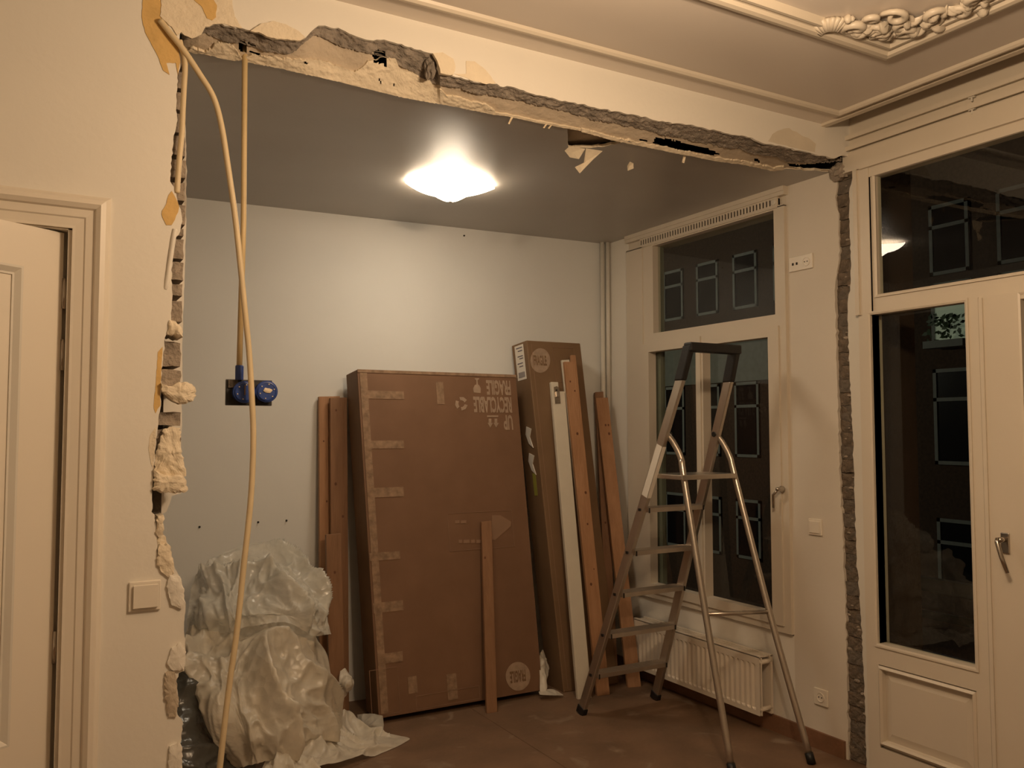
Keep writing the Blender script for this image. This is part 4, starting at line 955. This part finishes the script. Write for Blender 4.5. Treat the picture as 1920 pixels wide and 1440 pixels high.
# platform
mb = MB(); mb.box((2.875, 3.33, 1.345), (3.25, 3.56, 1.37)); mb.build('platform', M_alu, ld, bevel=.004)
# handle
mb = MB(); a = L0+(L1-L0)*.925; b = R0+(R1-R0)*.925
mb.obox(a+V((-.017, -.033, 0)), V((.034, 0, 0)), V((0, .066, 0)), L1-a+V((0, 0, .03))); mb.obox(b+V((-.017, -.033, 0)), V((.034, 0, 0)), V((0, .066, 0)), R1-b+V((0, 0, .03)))
mb.obox(V((L1.x-.017, L1.y-.035, 1.995)), V((R1.x-L1.x+.034, 0, 0)), V((0, .06, 0)), V((0, 0, .048))); mb.build('top_handle', M_black, ld, bevel=.008)
# white warning sticker on the left rail
def railpt(P, Q, z): return P+(Q-P)*(z/2)
for z0, z1 in ((1.25, 1.52),):
    a = railpt(L0, L1, z0); b = railpt(L0, L1, z1); mb = MB(); vv = (b-a).normalized().cross(V((1, 0, 0))).normalized(); vv = vv if vv.y < 0 else -vv
    mb.obox(a+vv*.0285-V((.0115, 0, 0)), V((.023, 0, 0)), vv*.001, b-a); mb.obox(a-V((.0135, 0, 0))-vv*.02, V((.001, 0, 0)), vv*.045, b-a); mb.build('safety_sticker', M_sticker, ld)
# rear supports
legs = []
for (hx, fx, fy, bow) in ((2.915, 2.885, 3.02, 0), (3.255, 3.305, 2.93, 0)):
    P = [V((hx-.012, 3.475, 1.575)), V((hx+.002, 3.44, 1.53)), V((hx+.012, 3.395, 1.45)), V((hx+.006+(fx-hx)*.15, 3.36, 1.34)), V((hx+(fx-hx)*.5, 3.36+(fy-3.36)*.5, .67)), V((fx, fy, .03))]
    pts = catmull(P, 8); mb = MB(); mb.tube(pts, .0165, 14); mb.build('support_leg', M_alu, ld, smooth=True)
    mb = MB(); e = (P[-1]-P[-2]).normalized(); mb.tube([P[-1]-e*.02, P[-1]+e*.03], .021, 12); mb.build('support_foot', M_black, ld, smooth=True)
    legs.append(P)
a = legs[0][4].lerp(legs[0][5], .02); za = .70; 
def legat(P, z):
    t = (P[4].z-z)/(P[4].z-P[5].z); return P[4].lerp(P[5], t)
MB().tube([legat(legs[0], .70), legat(legs[1], .68)], .010, 10).build('crossbar', M_alu, ld, smooth=True)
mb = MB()
for P in legs: mb.lathe(P[0]+V((-.02, 0, 0)), (1, 0, 0), [(.014, 0), (.014, .045)], 12)
build_each(mb, 'hinge_pin', M_black, ld)

# ============================================================ PLASTIC SHEETING
def sheet(name, grid, m, label, seed, crumple=.03, thick=.0, nu=90, nv_=90, cat='plastic sheet', fr=2.6, group=None):
    "grid: rows of (px, py, y) control points; Catmull patch with ridged crumples"
    R = [[Y_(x, y, d) for x, y, d in row] for row in grid]
    nr, nc = len(R), len(R[0])
    def cr(P, t):
        n = len(P)-1; i = min(int(t*n), n-1); f = t*n-i
        a = P[i-1] if i > 0 else P[0]*2-P[1]; b = P[i]; c = P[i+1]; d = P[i+2] if i+2 <= n else P[n]*2-P[n-1]
        return .5*((2*b)+(c-a)*f+(2*a-5*b+4*c-d)*f*f+(3*b-a-3*c+d)*f**3)
    rows = [[cr(r, j/nv_) for j in range(nv_+1)] for r in R]
    Pt = [[None]*(nv_+1) for _ in range(nu+1)]
    for j in range(nv_+1):
        colp = [rows[i][j] for i in range(nr)]
        for i in range(nu+1): Pt[i][j] = cr(colp, i/nu)
    vs = []
    for i in range(nu+1):
        for j in range(nv_+1):
            p = Pt[i][j]; a = Pt[min(i+1, nu)][j]-Pt[max(i-1, 0)][j]; b = Pt[i][min(j+1, nv_)]-Pt[i][max(j-1, 0)]; nn = a.cross(b)
            nn = nn.normalized() if nn.length > 1e-9 else V((0, -1, 0))
            q = V((p.x*fr, p.y*fr, p.z*fr*.55))+V((seed*3.1, seed, 0)); warp = V((noise.noise(q*.7), noise.noise(q*.7+V((9, 0, 0))), noise.noise(q*.7+V((0, 9, 0)))))*1.5
            q2 = q+warp; h = 0
            for f, amp in ((.7, 1.0), (1.5, .50), (3.3, .22), (8, .05)):
                r1 = 1-min(1, abs(noise.noise(q2*f+V((f*7, 0, 0))))*2.1); h += amp*(r1*r1*1.5-.45)
            ed = .25+.75*min(1, min(i, nu-i)/9, min(j, nv_-j)/9); r_ = p+nn*h*crumple*ed+V((noise.noise(q2*1.6), noise.noise(q2*1.6+V((5, 5, 5))), 0))*crumple*.3*ed
            if r_.z < .004: r_.z = .004+.004*abs(noise.noise(q*3))
            by = yback(r_.x)-.02
            if r_.y > by: r_.y = by
            vs.append(r_)
    fs = [(i*(nv_+1)+j, i*(nv_+1)+j+1, (i+1)*(nv_+1)+j+1, (i+1)*(nv_+1)+j) for i in range(nu) for j in range(nv_)]
    return MB().add(vs, fs).build(name, m, smooth=True, label=label, cat=cat, group=group)
# dark sack / stuff low on the left
sheet('rubbish_sack', [[(340,1225,4.35),(365,1195,4.45),(400,1190,4.5),(440,1210,4.5)],
                       [(325,1290,4.1),(360,1270,4.2),(400,1270,4.3),(450,1290,4.3)],
                       [(320,1360,3.95),(355,1350,4.0),(400,1350,4.1),(470,1370,4.2)],
                       [(318,1440,3.85),(355,1440,3.9),(400,1445,3.95),(480,1445,4.0)],
                       [(318,1500,3.8),(355,1500,3.85),(400,1500,3.9),(480,1500,3.95)]], M_film_d, 'dark grey rubbish sack squashed behind the broken wall edge', 4, .05, nu=80, nv_=70, cat='sack')
# milky main sheet
sheet('plastic_sheet', [[(350,1180,4.45),(400,1165,4.5),(470,1160,4.5),(540,1165,4.5),(590,1185,4.6)],
                        [(345,1215,4.3),(400,1210,4.25),(470,1200,4.25),(550,1200,4.3),(612,1225,4.5)],
                        [(362,1270,4.15),(410,1265,4.05),(480,1250,4.05),(560,1255,4.15),(625,1290,4.4)],
                        [(388,1340,4.05),(430,1330,3.92),(495,1320,3.92),(570,1325,4.05),(635,1345,4.35)],
                        [(425,1405,4.0),(460,1395,3.86),(520,1385,3.86),(580,1370,4.0),(640,1375,4.3)],
                        [(445,1440,4.0),(475,1436,3.88),(520,1420,3.9),(580,1395,4.02),(635,1385,4.25)]], M_film, 'large milky polythene sheet slumped in a heap by the left opening', 1, .065, nu=130, nv_=130)
# clear upper sheet
sheet('plastic_sheet', [[(392,1050,4.75),(430,1030,4.78),(480,1022,4.8),(530,1030,4.8),(575,1055,4.78),(592,1070,4.78)],
                        [(365,1085,4.62),(420,1070,4.55),(480,1060,4.5),(530,1060,4.5),(575,1070,4.55),(594,1085,4.6)],
                        [(352,1130,4.5),(410,1120,4.35),(475,1110,4.3),(535,1105,4.3),(580,1115,4.38),(600,1125,4.5)],
                        [(350,1165,4.42),(410,1160,4.25),(475,1150,4.2),(540,1145,4.2),(590,1150,4.3),(608,1150,4.42)],
                        [(355,1190,4.42),(410,1190,4.3),(475,1175,4.22),(540,1168,4.2),(585,1192,4.25),(622,1188,4.33)]], M_film_clear, 'clear glossy polythene bundle draped on top of the heap', 2, .06, nu=120, nv_=120, fr=3)
# white tail on the floor
sheet('plastic_sheet', [[(560,1370,4.30),(610,1345,4.40),(655,1335,4.46),(672,1350,4.42),(700,1375,4.38)],
                        [(540,1400,4.15),(600,1375,4.20),(650,1365,4.28),(690,1385,4.28),(735,1392,4.28)],
                        [(520,1430,3.95),(590,1410,4.02),(645,1395,4.10),(690,1400,4.14),(768,1408,4.18)],
                        [(500,1455,3.82),(590,1440,3.88),(650,1425,3.95),(690,1418,4.02),(750,1414,4.12)]], M_film_w, 'white polythene tail trailing across the floor towards the large box', 3, .035, nu=80, nv_=110, fr=4)
sheet('plastic_sheet', [[(500,1425,3.95),(540,1405,3.95),(580,1425,3.95)], [(490,1445,3.85),(540,1425,3.80),(600,1435,3.85)], [(480,1470,3.8),(540,1460,3.75),(610,1460,3.8)]], M_film_w, 'white crumpled polythene lump at the front foot of the heap', 6, .03, nu=50, nv_=50, fr=5)
sheet('plastic_scrap', [[(638,1258,4.62),(648,1254,4.62),(658,1270,4.6)], [(636,1280,4.58),(650,1282,4.55),(664,1282,4.56)], [(640,1310,4.6),(648,1306,4.58),(652,1300,4.6)]], M_film_w, 'white plastic scrap caught between plank and large box', 7, .012, nu=24, nv_=24, fr=14, cat='plastic scrap', group='plastic scraps round the boxes')
sheet('plastic_scrap', [[(670,1340,4.5),(695,1338,4.42),(718,1342,4.34)], [(674,1362,4.45),(697,1362,4.36),(719,1364,4.30)], [(690,1388,4.38),(705,1388,4.32),(712,1390,4.27)]], M_film_clear, 'small clear plastic bag at the lower left corner of the large box', 8, .010, nu=24, nv_=24, fr=12, cat='plastic scrap', group='plastic scraps round the boxes')
sheet('plastic_scrap', [[(1010,1232,4.50),(1018,1218,4.55),(1026,1240,4.55)], [(1012,1262,4.46),(1022,1262,4.46),(1029,1258,4.5)], [(1012,1298,4.42),(1024,1300,4.40),(1022,1285,4.44)]], M_film_w, 'white plastic scrap between the two cardboard boxes', 9, .012, nu=24, nv_=24, fr=14, cat='plastic scrap', group='plastic scraps round the boxes')
sheet('plastic_scrap', [[(1010,1297,4.42),(1035,1292,4.42),(1055,1302,4.38)], [(1012,1303,4.37),(1036,1304,4.34),(1057,1304,4.36)]], M_film_w, 'flat white plastic scrap on the floor between the boxes', 10, .004, nu=16, nv_=24, fr=14, cat='plastic scrap', group='plastic scraps round the boxes')

# ============================================================ OUTSIDE
M_obr = mat('outside_brick', (.13, .075, .048), .9, col2=(.085, .05, .033), scale=12, bump=.5)
M_opale = mat('outside_render', (.34, .34, .29), .9, var=.08)
M_oframe = mat('outside_frame', (.40, .40, .36), .6)
M_odark = mat('outside_dark_glass', (.012, .014, .016), .15, bump=0)
M_rail = mat('dark_iron', (.03, .025, .022), .5)
XB = 20.0
bd = thing('apartment_building', (XB, 16, -4), 'dark brick apartment building across the street at night', 'building')
MB().box((XB, 6, -4), (XB+1, 40, 9)).build('wall', M_obr, bd)
MB().box((XB-.12, 17.9, 3.15), (XB, 34, 4.9)).build('rendered_band', M_opale, bd)
MB().box((XB-.3, 6, 8.9), (XB+1, 40, 9.1)).build('roof_edge', M_oframe, bd)
def owin(y0, y1, z0, z1, lit=False):
    mb = MB(); x = XB-.06; f_ = .09
    mb.box((x, y0, z0), (XB+.05, y0+f_, z1)); mb.box((x, y1-f_, z0), (XB+.05, y1, z1)); mb.box((x, y0, z0), (XB+.05, y1, z0+f_)); mb.box((x, y0, z1-f_), (XB+.05, y1, z1)); mb.box((x, y0, z0+(z1-z0)*.66), (XB+.05, y1, z0+(z1-z0)*.66+f_))
    o = mb.build('window', M_oframe, bd); MB().box((XB-.03, y0, z0), (XB-.01, y1, z1)).build('pane', emat('lit_window', (.60, .66, .46), .13) if lit else M_odark, o)
for r, (z0, z1) in enumerate(((4.9+.6, 7.3), (3.74, 5.3), (.72, 3.12), (-2.5, -.62))):
    for k in range(14):
        y1 = 13.5+(k-3)*1.75; y0 = y1-1.05
        if r == 1 and y1 > 17: continue
        owin(y0, y1, z0, z1, lit=(r == 1 and k == 3))
# plants on the lit window sill
pl = thing('potted_plant', (XB-.4, 13.0, 3.74), 'leafy green plant on the sill of the lit window across the street', 'plant')
random.seed(8); mb = MB(); M_leaf = mat('leaf', (.05, .11, .03), .5)
for k in range(60):
    c = V((XB-.35+random.uniform(-.15, .15), random.uniform(12.45, 13.4), 3.80+random.uniform(0, .65))); a = random.uniform(0, 6.28); L2 = random.uniform(.12, .24)
    d = V((random.uniform(-.3, .3), cos(a), sin(a)*.8)).normalized()*L2; s2 = V((0, -sin(a), cos(a)))*L2*.25
    mb.add([c, c+d*.5+s2, c+d, c+d*.5-s2], [(0, 1, 2, 3)])
mb.build('leaves', M_leaf, pl); MB().box((XB-.5, 12.4, 3.62), (XB-.15, 13.45, 3.80)).build('planter', M_oframe, pl)
# balcony in front of the doors
dv_ = MB().box((3.64, 2.86, -.4), (4.08, 2.98, 3.4)); dw = dv_.build('balcony_divider', mat('divider_brick', (.07, .04, .025), .95, bump=.4), label='dark brick divider wall outside the french doors', cat='wall')
struct('balcony_floor', MB().box((3.64, -.5, -.5), (4.75, 2.98, -.35)), M_opale)
rl = thing('balcony_railing', (4.6, 1.8, -.35), 'dark iron balcony railing outside the french doors', 'railing')
MB().box((4.57, -.5, .66), (4.63, 3.27, .735)).build('top_rail', M_rail, rl); MB().box((4.585, -.5, .50), (4.615, 3.27, .545)).build('lower_rail', M_rail, rl)
for k in range(9):
    y = 3.25-k*.4; MB().box((4.585, y-.015, -.35), (4.615, y+.015, .70)).build('post', M_rail, rl)
for k, lb in enumerate(('pale round-backed balcony chair, the left one outside the door', 'pale round-backed balcony chair, the right one outside the door')):
    cy_ = 2.62-k*.42; t = thing('balcony_chair', (4.15, cy_, -.35), lb, 'chair'); M_chair = mat('chair_plastic', (.42, .42, .42), .5)
    pts = [(4.0, cy_+.17*cos(a*pi/12), .20+.16*sin(a*pi/12)) for a in range(13)]+[(4.0, cy_-.17, .1), (4.0, cy_+.17, .1)]
    MB().prism(pts, (.02, 0, 0)).build('backrest', M_chair, t); MB().box((4.02, cy_-.19, .06), (4.40, cy_+.19, .09)).build('seat', M_chair, t, bevel=.01)
    for dx in (.03, .36):
        for dy in (-.17, .15): MB().box((4.0+dx, cy_+dy, -.35), (4.02+dx, cy_+dy+.02, .06)).build('leg', M_rail, t)
